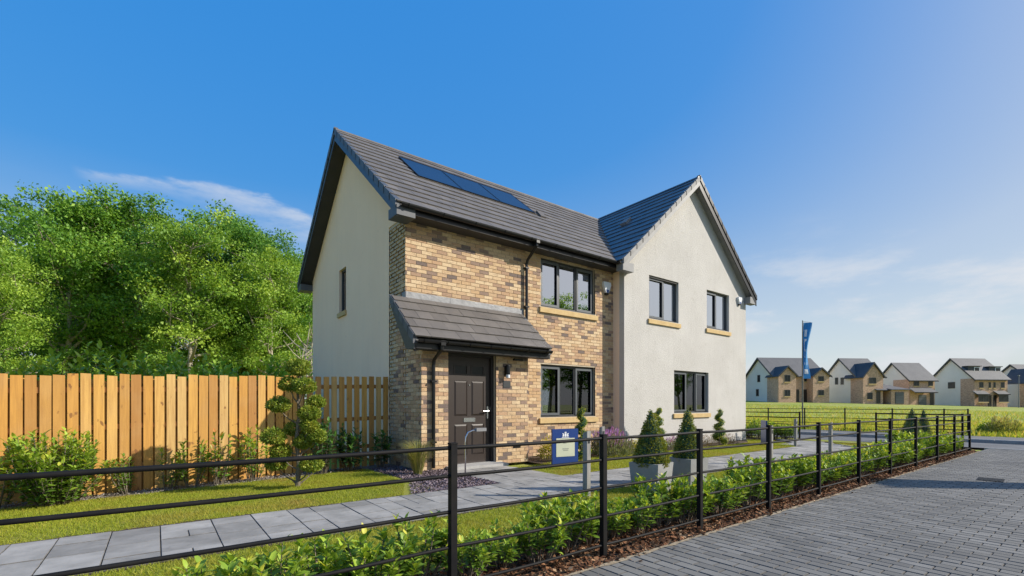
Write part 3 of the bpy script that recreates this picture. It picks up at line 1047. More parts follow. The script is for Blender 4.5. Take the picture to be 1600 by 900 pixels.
gut = half_gutter(VX + 0.06, XM - 0.30, EY - 0.062, EZ + 0.005, 0.058).build('gutter', 'black_plastic', roof_b)
for i in range(9):
    xb = VX + 0.2 + i * 0.72
    if xb < XM - 0.35:
        MB().tube([(xb, EY - 0.062 + math.cos(a) * 0.062, EZ + 0.005 + math.sin(a) * 0.062) for a in np.linspace(math.pi, 2 * math.pi, 7)], 0.009, 6).build('gutter_bracket', 'black_plastic', roof_b)
mb = MB().tube([(2.91, EY - 0.06, EZ - 0.05), (2.91, EY - 0.06, EZ - 0.12), (2.91, -0.10, EZ - 0.36), (2.91, -0.06, EZ - 0.46), (2.91, -0.06, 3.12)], 0.034, 10)
mb.box(2.865, 2.955, EY - 0.115, EY - 0.005, EZ - 0.075, EZ + 0.012)
mb.box(2.86, 2.96, -0.095, 0.0, 4.28, 4.31).box(2.86, 2.96, -0.095, 0.0, 3.4, 3.43)
mb.build('downpipe', 'black_plastic', house, smooth=False)
# solar panels lie in the roof
for a, b in PAN:
    n_ = Vector((0, -M1, 1)).normalized()
    w0, w1 = 2.40, 3.84
    P = lambda xx, ww, h: Vector((xx, EY, EZ)) + ey * ww + n_ * h
    fr = MB()
    for (xa, xb_, wa, wb) in ((a + 0.004, b - 0.004, w0, w0 + 0.03), (a + 0.004, b - 0.004, w1 - 0.03, w1), (a + 0.004, a + 0.024, w0 + 0.03, w1 - 0.03), (b - 0.024, b - 0.004, w0 + 0.03, w1 - 0.03)):
        fr.prism([P(xa, wa, 0.085), P(xb_, wa, 0.085), P(xb_, wb, 0.085), P(xa, wb, 0.085)], n_ * -0.08)
    pn = fr.build('solar_panel', 'black_plastic', roof_b)
    pn['label'] = 'dark blue solar panel set into the tiles'
    MB().prism([P(a + 0.024, w0 + 0.03, 0.079), P(b - 0.024, w0 + 0.03, 0.079), P(b - 0.024, w1 - 0.03, 0.079), P(a + 0.024, w1 - 0.03, 0.079)], n_ * -0.02).build('panel_glass', 'solar_glass', pn)
vp = Vector((4.55, EY, EZ)) + ey * 2.25
MB().prism([vp + Vector((0, 0, 0.03)), vp + Vector((0.2, 0, 0.03)), vp + Vector((0.2, 0.2, 0.24)), vp + Vector((0, 0.2, 0.24))], Vector((0, -0.04, 0.05))).build('roof_vent', 'tile', roof_b)

# cross gable roof
OX = XM - 0.3
GF = GY - 0.22
mb = MB()
mb.prism([(OX + 0.02, GF + 0.02, EZ), (OX + 0.02, RY, EZ), (GX, RY, RZ2 - 0.02), (GX, GF + 0.02, RZ2 - 0.02)][::-1], (0, 0, -0.13))
mb.prism([(2 * GX - OX - 0.02, GF + 0.02, EZ), (2 * GX - OX - 0.02, RY, EZ), (GX, RY, RZ2 - 0.02), (GX, GF + 0.02, RZ2 - 0.02)], (0, 0, -0.13))
mb.prism([(GX, 0.4, EZ + M1 * 0.76), (XR + 0.3, 0.4, EZ + M1 * 0.76), (XR + 0.3, RY, RZ - 0.03), (GX, RY, RZ - 0.03)], (0, 0, -0.13))
mb.prism([(GX, RY, RZ - 0.03), (XR + 0.3, RY, RZ - 0.03), (XR + 0.3, 2 * RY - EY, EZ), (GX, 2 * RY - EY, EZ)], (0, 0, -0.13))
roof_r = mb.build('roof', 'roof_underlay', rhouse)
ex = Vector((1, 0, M2)).normalized()
sl2 = (GX - OX) * math.sqrt(1 + M2 * M2)
vdy = M2 / math.sqrt(1 + M2 * M2) / M1
roof_tiles(roof_r, (OX, GF, EZ), (0, 1, 0), ex, RY - GF, sl2, sl2 / 14.0, 0.30, [(1.0, -vdy, EY - GF - 0.02)], ('tile_shade_blue', 'tile_shade_blue_mass'), 280, 5)
for i in range(9):
    ya = GF - 0.01 + i * 0.445
    if ya > RY - 0.1:
        break
    poly = [(GX + math.cos(math.pi * k / 6) * 0.13, ya, RZ2 - 0.035 + math.sin(math.pi * k / 6) * 0.085) for k in range(7)]
    MB().prism(poly, (0, 0.441, 0)).build('ridge_tile', 'tile_shade_blue', roof_r)
for side in (0, 1):
    fx = (lambda q: q) if side == 0 else (lambda q: 2 * GX - q)
    for i in range(14):
        f0, f1 = i / 14.0, (i + 1) / 14.0
        xa, xb = OX + (GX - OX) * f0, OX + (GX - OX) * f1 + 0.03
        za, zb = EZ + M2 * (xa - OX), EZ + M2 * (xb - OX)
        MB().prism([(fx(xa), GF - 0.022, za - 0.07), (fx(xa), GF - 0.022, za + 0.078), (fx(xb), GF - 0.022, zb + 0.055), (fx(xb), GF - 0.022, zb - 0.07)], (0, 0.10, 0)).build('verge_cap', 'verge_pale' if side == 0 else 'black_plastic', roof_r)
    bd = 0.20 if side == 0 else 0.27
    MB().prism([(fx(OX), GF, EZ - bd), (fx(OX), GF, EZ - 0.04), (fx(GX), GF, RZ2 - 0.04), (fx(GX), GF, RZ2 - bd - 0.02)], (0, 0.025, 0)).build('bargeboard', 'fascia_grey' if side == 0 else 'black_plastic', roof_r)
    MB().prism([(fx(OX), GF + 0.025, EZ - 0.18), (fx(OX), GY, EZ - 0.18), (fx(GX), GY, RZ2 - 0.20), (fx(GX), GF + 0.025, RZ2 - 0.20)], (0, 0, 0.02)).build('gable_soffit', 'fascia_grey', roof_r)
    xa, xb = (OX - 0.01, XM + 0.12) if side == 0 else (XR - 0.12, 2 * GX - OX + 0.01)
    MB().box(xa, xb, GF + 0.004, GY - 0.002, EZ - 0.22, EZ - 0.0).build('box_end', 'fascia_grey', roof_r)
half_gutter(GF + 0.02, EY - 0.02, OX - 0.055, EZ + 0.0, 0.056, 'y').build('gutter', 'black_plastic', roof_r)
half_gutter(GF + 0.02, 3.0, 2 * GX - OX + 0.055, EZ + 0.0, 0.056, 'y').build('gutter', 'black_plastic', roof_r)
MB().box(OX + 0.0, OX + 0.03, GF + 0.03, EY, EZ - 0.13, EZ + 0.01).build('fascia', 'black_plastic', roof_r)
tv = Vector((OX, 0.95, EZ)) + ex * 2.75
MB().prism([tv + Vector((-0.02, 0, 0.03)), tv + Vector((-0.02, 0.24, 0.03)), tv + Vector((0.2, 0.24, 0.23)), tv + Vector((0.2, 0, 0.23))], Vector((-0.05, 0, 0.07))).build('roof_vent', 'fascia_grey', roof_r)

# porch roof
PE, PZ, PM = -1.0, 2.33, 0.86
pl = (0.0 - PE) * math.sqrt(1 + PM * PM)
PA, PB = -0.30, 2.80
mb = MB()
mb.prism([(PA + 0.02, PE + 0.02, PZ), (PB - 0.02, PE + 0.02, PZ), (PB - 0.02, 0.008, PZ + PM), (PA + 0.02, 0.008, PZ + PM)], (0, 0, -0.09))
porch = mb.build('porch_roof', 'roof_underlay', house)
roof_tiles(porch, (PA, PE - 0.02, PZ), (1, 0, 0), Vector((0, 1, PM)).normalized(), PB - PA, pl + 0.02, (pl + 0.02) / 4.6, 0.30, [], ('tile', 'tile_mass'), 60, 9)
for xx in (PA, PB):
    for i in range(5):
        ya, yb = PE + i * 0.2174 * 0.92, PE + (i + 1) * 0.2174 * 0.92 + 0.02
        za, zb = PZ + PM * (ya - PE), PZ + PM * (yb - PE)
        x0 = xx - 0.02 if xx < 0 else xx - 0.06
        MB().prism([(x0, ya, za - 0.09), (x0, ya, za + 0.078), (x0, yb, zb + 0.055), (x0, yb, zb - 0.09)], (0.08, 0, 0)).build('verge_cap', 'verge_plastic', porch)
    x0 = xx + (0.06 if xx < 0 else -0.31)
    MB().prism([(x0, PE + 0.03, PZ - 0.18), (x0 + 0.25, PE + 0.03, PZ - 0.18), (x0 + 0.25, PYF, PZ - 0.16), (x0 + 0.25, -0.0, PZ + 0.42), (x0, -0.0, PZ + 0.42), (x0, PYF, PZ - 0.16)][0:3] + [(x0, PYF, PZ - 0.16)], (0, 0, 0.02)).build('verge_soffit', 'soffit', porch)
    MB().prism([(xx + (0.0 if xx < 0 else -0.03), PE + 0.01, PZ - 0.18), (xx + (0.0 if xx < 0 else -0.03), PE + 0.01, PZ - 0.03), (xx + (0.0 if xx < 0 else -0.03), 0.0, PZ + PM - 0.03), (xx + (0.0 if xx < 0 else -0.03), 0.0, PZ + PM - 0.16), (xx + (0.0 if xx < 0 else -0.03), PYF, PZ - 0.16)], (0.028, 0, 0)).build('bargeboard', 'anthracite', porch)
MB().box(PA + 0.03, PB - 0.03, PE + 0.005, PE + 0.03, PZ - 0.17, PZ - 0.01).build('fascia', 'black_plastic', porch)
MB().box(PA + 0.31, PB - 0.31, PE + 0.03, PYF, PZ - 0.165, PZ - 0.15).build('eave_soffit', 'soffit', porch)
half_gutter(PA + 0.03, PB - 0.03, PE - 0.056, PZ - 0.02, 0.055).build('gutter', 'black_plastic', porch)
for i in range(7):
    xb = PA + 0.15 + i * 0.46
    MB().tube([(xb, PE - 0.056 + math.cos(a) * 0.06, PZ - 0.02 + math.sin(a) * 0.06) for a in np.linspace(math.pi, 2 * math.pi, 7)], 0.008, 6).build('gutter_bracket', 'black_plastic', porch)
mb = MB().tube([(0.21, PE - 0.05, PZ - 0.07), (0.21, PE - 0.05, PZ - 0.15), (0.21, PYF - 0.08, PZ - 0.32), (0.21, PYF - 0.05, PZ - 0.42), (0.21, PYF - 0.05, 0.05)], 0.033, 10)
mb.box(0.165, 0.255, PE - 0.105, PE - 0.005, PZ - 0.1, PZ - 0.012).box(0.16, 0.26, PYF - 0.085, PYF, 1.6, 1.63).box(0.16, 0.26, PYF - 0.085, PYF, 0.5, 0.53)
mb.build('downpipe', 'black_plastic', house)
# lead flashing over the porch roof, in overlapping sheets
for i, (a, b) in enumerate([(0.0, 0.98), (0.96, 1.94), (1.92, 2.85)]):
    MB().prism([(a, -0.012 - 0.004 * (i % 2), 3.36), (a, -0.012 - 0.004 * (i % 2), 3.19), (a, -0.20, 3.085), (a, -0.20, 3.075), (a, -0.004, 3.17), (a, -0.004, 3.36)], (b - a, 0, 0)).build('lead_flashing', 'lead', house)
MB().box(-0.012, 0.0, -0.004, 0.14, 3.12, 3.35).build('lead_flashing', 'lead', house)


# ---- windows, door, fittings
def ring(mb, x0, x1, z0, z1, y0, y1, w):
    mb.box(x0, x1, y0, y1, z0, z0 + w).box(x0, x1, y0, y1, z1 - w, z1).box(x0, x0 + w, y0, y1, z0 + w, z1 - w).box(x1 - w, x1, y0, y1, z0 + w, z1 - w)
    return mb


def drape_curtain(x0, x1, y, z0, z1, seed):
    mb = MB()
    n = 18
    ph = seed * 1.7
    pts = [(x0 + (x1 - x0) * i / n, y + 0.03 * math.sin(i * 1.9 + ph)) for i in range(n + 1)]
    vs = [(a, b, z0) for a, b in pts] + [(a, b, z1) for a, b in pts]
    vs += [(a, b + 0.006, z0) for a, b in pts] + [(a, b + 0.006, z1) for a, b in pts]
    m_ = n + 1
    fs = [(i, i + 1, i + 1 + m_, i + m_) for i in range(n)] + [(i + 2 * m_, i + 3 * m_, i + 1 + 3 * m_, i + 1 + 2 * m_) for i in range(n)]
    mb.add(vs, fs)
    return mb


def window(parent, win, yf, bars, openers, sill=True, glass='glass', curtains=(), cmat='curtain', room='room_paint'):
    x0, x1, z0, z1 = win
    y0, y1 = yf + 0.085, yf + 0.15
    mb = ring(MB(), x0, x1, z0, z1, y0, y1, 0.055)
    edges = [x0 + 0.055] + [x0 + (x1 - x0) * b for b in bars] + [x1 - 0.055]
    for b in edges[1:-1]:
        mb.box(b - 0.028, b + 0.028, y0, y1, z0 + 0.055, z1 - 0.055)
    w = mb.build('window', 'anthracite', parent)
    for i, (a, b) in enumerate(zip(edges[:-1], edges[1:])):
        a += 0.028 if i else 0.0
        b -= 0.028 if i < len(edges) - 2 else 0.0
        za, zb = z0 + 0.055, z1 - 0.055
        if openers[i]:
            ring(MB(), a - 0.012, b + 0.012, za - 0.012, zb + 0.012, y0 - 0.02, y0 - 0.001, 0.055).build('sash', 'grey_frame', w)
        MB().box(a - 0.004, b + 0.004, y0 + 0.03, y0 + 0.036, za - 0.004, zb + 0.004).build('pane', glass, w)
    if sill:
        mb = MB().prism([(x0 - 0.06, yf - 0.05, z0 - 0.14), (x0 - 0.06, yf - 0.05, z0 - 0.025), (x0 - 0.06, yf + 0.085, z0 - 0.0), (x0 - 0.06, yf + 0.085, z0 - 0.14)], (x1 - x0 + 0.12, 0, 0))
        mb.build('sill', 'stone_sill', w)
        MB().box(x0 - 0.0, x1 + 0.0, yf + 0.02, y0, z0 - 0.001, z0 + 0.022).build('cill_flashing', 'anthracite', w)
    # the room behind
    a0, a1, b0, b1 = x0 - 0.7, x1 + 0.7, z0 - 0.7, z1 + 0.15
    a0, a1, b0 = max(a0, 0.2), min(a1, XR - 0.2), max(b0, 0.02)
    yb0, yb1 = yf + 0.165, yf + 3.0
    vs = [(a0, yb0, b0), (a1, yb0, b0), (a1, yb1, b0), (a0, yb1, b0), (a0, yb0, b1), (a1, yb0, b1), (a1, yb1, b1), (a0, yb1, b1)]
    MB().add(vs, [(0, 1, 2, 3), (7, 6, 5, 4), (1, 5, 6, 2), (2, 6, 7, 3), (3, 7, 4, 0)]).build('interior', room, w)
    for i, (ca, cb) in enumerate(curtains):
        drape_curtain(x0 + (x1 - x0) * ca, x0 + (x1 - x0) * cb, yf + 0.24, max(z0 - 0.3, 0.05), z1 + 0.05, i + x0).build('curtain', cmat, w)
    return w


window(house, UPW, 0.0, [0.345, 0.66], [True, False, True], curtains=[(-0.05, 0.06), (0.94, 1.05)])
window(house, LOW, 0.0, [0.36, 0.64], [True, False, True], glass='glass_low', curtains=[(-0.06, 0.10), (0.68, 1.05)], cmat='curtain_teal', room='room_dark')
window(rhouse, WA, GY, [0.55], [True, False], curtains=[(0.9, 1.06)])
window(rhouse, WB, GY, [0.5], [True, False], curtains=[(-0.06, 0.1)])
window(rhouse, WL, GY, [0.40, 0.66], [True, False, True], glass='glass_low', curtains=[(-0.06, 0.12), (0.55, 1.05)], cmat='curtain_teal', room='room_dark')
# narrow side window (faces -x)
y0, y1, z0, z1 = SW
mb = MB().box(0.06, 0.12, y0, y1, z0, z0 + 0.05).box(0.06, 0.12, y0, y1, z1 - 0.05, z1).box(0.06, 0.12, y0, y0 + 0.05, z0 + 0.05, z1 - 0.05).box(0.06, 0.12, y1 - 0.05, y1, z0 + 0.05, z1 - 0.05)
w = mb.build('window', 'anthracite', house)
MB().box(0.085, 0.091, y0 + 0.045, y1 - 0.045, z0 + 0.045, z1 - 0.045).build('pane', 'glass_low', w)
MB().box(-0.05, 0.06, y0 - 0.05, y1 + 0.05, z0 - 0.11, z0).build('sill', 'stone_sill', w)
MB().add([(0.17, y0 - 0.4, z0 - 0.4), (0.17, y1 + 0.4, z0 - 0.4), (0.17, y1 + 0.4, z1 + 0.2), (0.17, y0 - 0.4, z1 + 0.2), (1.5, y0 - 0.4, z0 - 0.4), (1.5, y1 + 0.4, z0 - 0.4), (1.5, y1 + 0.4, z1 + 0.2), (1.5, y0 - 0.4, z1 + 0.2)],
         [(0, 4, 5, 1), (1, 5, 6, 2), (2, 6, 7, 3), (3, 7, 4, 0), (4, 7, 6, 5)]).build('interior', 'room_dark', w)

# front door
dx0, dx1, dz1 = DOOR[0], DOOR[1], DOOR[3]
yd = PYF + 0.14
fr = MB().box(dx0, dx0 + 0.06, PYF + 0.09, PYF + 0.22, 0.0, dz1).box(dx1 - 0.06, dx1, PYF + 0.09, PYF + 0.22, 0.0, dz1).box(dx0 + 0.06, dx1 - 0.06, PYF + 0.09, PYF + 0.22, dz1 - 0.06, dz1)
fr.build('door_frame', 'door_frame', house)
lx0, lx1, lz0, lz1 = dx0 + 0.063, dx1 - 0.063, 0.06, dz1 - 0.063
leaf = MB().box(lx0, lx1, yd + 0.012, yd + 0.05, lz0, lz1)
wl = lx1 - lx0
cols = [(lx0 + wl * 0.15, lx0 + wl * 0.45), (lx0 + wl * 0.55, lx0 + wl * 0.85)]
rows = [(0.22, 0.82), (0.98, 1.66), (1.78, 1.96)]
zc = lz0
for (ra, rb) in rows + [(lz1, lz1)]:
    leaf.box(lx0, lx1, yd, yd + 0.011, zc, ra)
    zc = rb
for ra, rb in rows:
    leaf.box(lx0, cols[0][0], yd, yd + 0.011, ra, rb).box(cols[0][1], cols[1][0], yd, yd + 0.011, ra, rb).box(cols[1][1], lx1, yd, yd + 0.011, ra, rb)
door = leaf.build('front_door', 'door_paint', house)
for a, b in cols:
    for k, (ra, rb) in enumerate(rows):
        if k < 2:
            i_ = 0.035
            vs = [(a, yd + 0.0115, ra), (b, yd + 0.0115, ra), (b, yd + 0.0115, rb), (a, yd + 0.0115, rb), (a + i_, yd - 0.006, ra + i_), (b - i_, yd - 0.006, ra + i_), (b - i_, yd - 0.006, rb - i_), (a + i_, yd - 0.006, rb - i_)]
            MB().add(vs, [(4, 5, 6, 7), (0, 1, 5, 4), (1, 2, 6, 5), (2, 3, 7, 6), (3, 0, 4, 7)]).build('door_panel', 'door_paint', door)
        else:
            MB().box(a + 0.02, b - 0.02, yd + 0.006, yd + 0.0115, ra + 0.02, rb - 0.02).build('glazed_panel', 'black_plastic', door)
            ring(MB(), a - 0.01, b + 0.01, ra - 0.01, rb + 0.01, yd - 0.008, yd - 0.001, 0.022).build('panel_frame', 'door_paint', door)
hb = MB().box(lx1 - 0.075, lx1 - 0.045, yd - 0.012, yd, 0.92, 1.16).tube([(lx1 - 0.06, yd - 0.008, 1.07), (lx1 - 0.06, yd - 0.055, 1.07), (lx1 - 0.19, yd - 0.055, 1.07)], 0.010, 8)
hb.box(lx1 - 0.012, lx1 + 0.012, yd - 0.02, yd - 0.012, 1.06, 1.16)
hb.build('door_handle', 'steel', door)
MB().lathe([(0.012, 0), (0.012, 0.01)], (0, 0, 0), 10).build('spyhole', 'steel', door).matrix_basis = Matrix.Translation(((lx0 + lx1) / 2, yd - 0.002, 1.58)) @ Matrix.Rotation(R(90), 4, 'X')
ring(MB(), (lx0 + lx1) / 2 - 0.13, (lx0 + lx1) / 2 + 0.13, 0.86, 0.94, yd - 0.010, yd - 0.001, 0.018).box((lx0 + lx1) / 2 - 0.11, (lx0 + lx1) / 2 + 0.11, yd - 0.006, yd - 0.001, 0.88, 0.92).build('letter_plate', 'steel', door)
MB().box(dx0 - 0.05, dx1 + 0.1, PYF - 0.28, PYF + 0.14, 0.0, 0.055).build('doorstep', 'concrete_step', house)
MB().box(dx0 + 0.06, dx1 - 0.06, PYF + 0.09, PYF + 0.2, 0.055, 0.062).build('threshold', 'steel', house)
MB().box(dx0 - 0.02, dx1 + 0.02, PYF + 0.23, PYF + 0.25, 0, dz1 + 0.02).build('hall_wall', 'room_dark', house)
# lamp and number plate beside the door, alarm boxes, vent brick
lp = MB().box(1.83, 1.89, PYF - 0.03, PYF + 0.0, 1.78, 1.98).lathe([(0.045, 0), (0.05, 0.02), (0.05, 0.17), (0.045, 0.19)], (1.86, PYF - 0.085, 1.80), 12).build('wall_lamp', 'black_plastic', house)
MB().lathe([(0.043, 0), (0.043, 0.07)], (1.86, PYF - 0.085, 1.735), 12).build('lamp_glass', 'white_plastic', lp)
MB().box(1.89, 1.91, PYF - 0.035, PYF, 1.80, 1.97).build('lamp_bracket', 'steel', lp)
npl = MB().box(1.80, 1.98, PYF - 0.012, PYF, 1.54, 1.68).build('number_plate', 'anthracite', house)


def alarm_box(parent, x, y, z, sc=1.0):
    pts = [(-0.13, 0.13), (0.13, 0.13), (0.14, 0.05), (0.05, -0.15), (-0.05, -0.15), (-0.14, 0.05)]
    a = MB().prism([(x + p * sc, y - 0.07, z + q * sc) for p, q in pts][::-1], (0, 0.07, 0)).build('alarm_box', 'white_plastic', parent)
    MB().prism([(x + p * sc, y - 0.074, z + q * sc) for p, q in [(-0.06, -0.07), (0.06, -0.07), (0.035, -0.15), (-0.035, -0.15)]][::-1], (0, 0.003, 0)).build('alarm_badge', 'blue_plastic', a)
    MB().box(x - 0.05, x + 0.05, y - 0.06, y - 0.0, z - 0.2 * sc, z - 0.152 * sc).build('alarm_strobe', 'black_plastic', a)


alarm_box(house, 5.62, -0.002, 4.27)
alarm_box(rhouse, 11.78, GY - 0.002, 4.68, 0.8)
MB().box(2.05, 2.25, PYF - 0.004, PYF + 0.02, 0.30, 0.36).build('air_vent', 'black_plastic', house)
MB().box(2.05, 2.27, PYF - 0.06, PYF, 2.10, 2.14).build('eave_vent', 'black_plastic', house)

# ------------------------------------------------------------------ foliage helpers
def unit_rows(a):
    return a / np.maximum(np.linalg.norm(a, axis=1, keepdims=True), 1e-9)


def leaf_arrays(cen, dirs, nrm, length, width, fine=False, droop=0.15):
    """cen: leaf bases, dirs: leaf axis, nrm: leaf normal"""
    n = len(cen)
    dirs = unit_rows(dirs)
    side = unit_rows(np.cross(dirs, nrm))
    up = np.cross(side, dirs)
    L = np.broadcast_to(np.asarray(length, float), (n,))[:, None]
    Wd = np.broadcast_to(np.asarray(width, float), (n,))[:, None]
    if not fine:
        v = np.stack([cen, cen + dirs * L * 0.5 + side * Wd * 0.5 + up * L * 0.06, cen + dirs * L - up * L * droop, cen + dirs * L * 0.5 - side * Wd * 0.5 + up * L * 0.06], 1)
        f = np.arange(n)[:, None] * 4 + np.array([[0, 1, 2, 3]])
        return v.reshape(-1, 3), [f], 4
    sp = lambda t: cen + dirs * L * t - up * L * droop * t * t
    v = np.stack([sp(0), sp(0.35), sp(0.7), sp(1.0),
                  sp(0.33) + side * Wd * 0.5 + up * L * 0.07, sp(0.33) - side * Wd * 0.5 + up * L * 0.07,
                  sp(0.68) + side * Wd * 0.42 + up * L * 0.06, sp(0.68) - side * Wd * 0.42 + up * L * 0.06], 1)
    b = np.arange(n)[:, None] * 8
    tri = np.concatenate([b + np.array([[0, 4, 1]]), b + np.array([[6, 3, 2]]), b + np.array([[0, 1, 5]]), b + np.array([[7, 2, 3]])])
    quad = np.concatenate([b + np.array([[4, 6, 2, 1]]), b + np.array([[1, 2, 7, 5]])])
    return v.reshape(-1, 3), [tri, quad], 8


def leaf_mesh(name, mat, cen, dirs, nrm, length, width, rnd, fine=False, droop=0.15):
    v, f, k = leaf_arrays(cen, dirs, nrm, length, width, fine, droop)
    return npmesh(name, v, f, mat, np.repeat(np.clip(rnd, 0.001, 1), k), smooth=fine)


def rand_dirs(n, rg, up=0.0):
    d = unit_rows(rg.normal(size=(n, 3)))
    d[:, 2] += up
    return unit_rows(d)


def part(name, me, parent):
    """mesh in the parent's own frame"""
    return new_obj(name, me, parent, WM[parent].copy())


# ---- lawns, field grass, bark, slate
def in_poly(px, py, poly):
    inside = np.zeros(len(px), bool)
    j = len(poly) - 1
    for i in range(len(poly)):
        xi, yi = poly[i]
        xj, yj = poly[j]
        c_ = ((yi > py) != (yj > py)) & (px < (xj - xi) * (py - yi) / (yj - yi + 1e-12) + xi)
        inside ^= c_
        j = i
    return inside


gv = np.vectorize(g)


def scatter(poly, density, rg):
    p = np.array(poly)
    lo, hi = p.min(0), p.max(0)
    n = int((hi[0] - lo[0]) * (hi[1] - lo[1]) * density)
    x = rg.uniform(lo[0], hi[0], n)
    y = rg.uniform(lo[1], hi[1], n)
    k = in_poly(x, y, poly)
    return x[k], y[k]


def grass(name, polys, density, h, w, mat, label, lean=0.5, cat='grass'):
    rg = np.random.default_rng(11)
    xs, ys = [], []
    for poly, dm in polys:
        a, b = scatter(poly, density * dm, rg)
        xs.append(a)
        ys.append(b)
    x, y = np.concatenate(xs), np.concatenate(ys)
    n = len(x)
    base = np.stack([x, y, gv(x, y)], 1)
    patch = 0.5 + 0.25 * np.sin(x * 2.1 + np.sin(y * 1.7) * 2) + 0.25 * np.sin(y * 3.3 + x * 1.1)
    hh = h * rg.uniform(0.55, 1.25, n) * (0.8 + 0.4 * patch)
    d = rg.normal(size=(n, 2)) * lean
    ang = rg.uniform(0, np.pi, n)
    sx, sy = np.cos(ang) * w * 0.5, np.sin(ang) * w * 0.5
    tip = base + np.stack([d[:, 0] * hh, d[:, 1] * hh, hh], 1)
    v = np.stack([base + np.stack([sx, sy, 0 * sx], 1), base - np.stack([sx, sy, 0 * sx], 1), tip], 1).reshape(-1, 3)
    f = np.arange(n)[:, None] * 3 + np.array([[0, 1, 2]])
    r = np.clip(rg.normal(0.35 + 0.3 * patch, 0.2, n), 0.001, 1)
    o = new_obj(name, npmesh(name, v, f, mat, np.repeat(r, 3)))
    return tag(o, label, cat, kind='stuff')


grass('lawn_grass', [([(-7.5, -2.56), (-1.2, -2.58), (-0.7, -1.5), (-0.66, 0.36), (-7.5, 0.36)], 1.0),
                     ([(1.70, -2.74), (1.95, -2.58), (10.7, -2.55), (12.2, -1.6), (12.6, -0.9), (12.4, -0.35), (11, -1.1), (6, -1.12), (4.6, -1.0), (3.2, -1.0), (2.5, -1.12), (1.72, -1.3)], 0.8),
                     ([(-4.5, -5.3), (6, -5.3), (6, -3.94), (-4.5, -3.94)], 1.25),
                     ([(6, -5.3), (13, -5.3), (13.1, -4.6), (11.95, -3.94), (6, -3.94)], 0.7),
                     ([(12.05, -3.85), (13.1, -4.5), (13.15, -2.55)], 0.7)], 4800, 0.030, 0.006, 'blade', 'short mown yellow-green lawn grass either side of the paved path', 0.6)
fp = [(19.4, -30), (34, -30), (34, 30), (19.4, 30)]
grass('field_grass', [(fp, 1.0), ([(19.4, -12), (24, -12), (24, 8), (19.4, 8)], 1.6), ([(34, -30), (70, -40), (70, 40), (34, 30)], 0.16)], 60, 0.20, 0.05, 'field_blade', 'rough uneven field grass between the footpath and the far houses', 0.5)


def chips(name, poly, density, size, mat, label, cat, lift=0.012):
    rg = np.random.default_rng(5)
    x, y = scatter(poly, density, rg)
    n = len(x)
    cen = np.stack([x, y, gv(x, y) + rg.uniform(0.0, lift, n)], 1)
    d = rand_dirs(n, rg) * np.array([[1, 1, 0.35]])
    nr = rand_dirs(n, rg, 1.6)
    L = size * rg.uniform(0.5, 1.5, n)
    me = leaf_mesh(name, mat, cen, d, nr, L, L * rg.uniform(0.4, 0.8, n), rg.beta(1.6, 1.8, n), False, 0.0)
    return tag(new_obj(name, me), label, cat, kind='stuff')


chips('bark_mulch', [(-4.6, -5.995), (12.95, -5.995), (13.5, -5.6), (13.4, -4.4), (12.9, -4.7), (12.9, -5.3), (-4.6, -5.3)], 2600, 0.035, 'chip_bark', 'brown bark chips under the low laurel hedge', 'mulch')
chips('slate_chippings', [(-1.1, -2.6), (0.36, -2.6), (0.36, -0.70), (0.0, -0.70), (-0.02, 0.3), (-0.6, 0.3), (-0.6, -1.5)], 4200, 0.03, 'chip_slate', 'plum coloured slate chippings beside the doorstep path', 'chippings', 0.02)
chips('bed_chippings', [(-8, 0.37), (-0.6, 0.37), (-0.6, 0.78), (-8, 0.78)], 2600, 0.025, 'chip_grey', 'grey stone chippings at the foot of the timber fence', 'chippings', 0.015)
chips('fallen_leaves', [(-1.5, -6.0), (12, -6.0), (12, -6.14), (-1.5, -6.14)], 30, 0.035, 'chip_bark', 'scattered bark and dry leaves on the paving edge', 'leaves', 0.012)

# ------------------------------------------------------------------ black metal fences
RAILS = [0.930, 0.765, 0.54, 0.32, 0.09]


def metal_fence(pts, label, ends=(False, False), rails=RAILS, gaps=(), pw=0.042):
    x0, y0 = pts[0]
    t_ = thing('metal_fence', label, 'fence', (x0, y0, g(x0, y0)), 0, 'black metal estate fences')
    for i, (x, y) in enumerate(pts):
        z = g(x, y)
        dx, dy = (random.uniform(-0.006, 0.006) for _ in range(2))
        mb = MB().prism([(x - pw / 2, y - pw / 2, z - 0.1), (x + pw / 2, y - pw / 2, z - 0.1), (x + pw / 2, y + pw / 2, z - 0.1), (x - pw / 2, y + pw / 2, z - 0.1)][::-1], (dx, dy, 1.06))
        mb.box(x - pw / 2 + dx - 0.002, x + pw / 2 + dx + 0.002, y - pw / 2 + dy - 0.002, y + pw / 2 + dy + 0.002, z + 0.955, z + 0.965)
        mb.build('post', 'iron', t_)
    for h in RAILS:
        run = []
        for i, (x, y) in enumerate(pts):
            run.append((x, y, g(x, y) + h + random.uniform(-0.004, 0.004)))
            if i in gaps or i == len(pts) - 1:
                if len(run) > 1:
                    fine = []
                    for a, b in zip(run[:-1], run[1:]):
                        for k in range(4):
                            f = k / 4
                            sag = -0.006 * math.sin(math.pi * f)
                            fine.append((a[0] + (b[0] - a[0]) * f, a[1] + (b[1] - a[1]) * f, a[2] + (b[2] - a[2]) * f + sag))
                    fine.append(run[-1])
                    MB().tube(fine, 0.0125 if h == RAILS[0] else 0.0115, 8).build('rail', 'iron', t_, smooth=True)
                run = []
    return t_


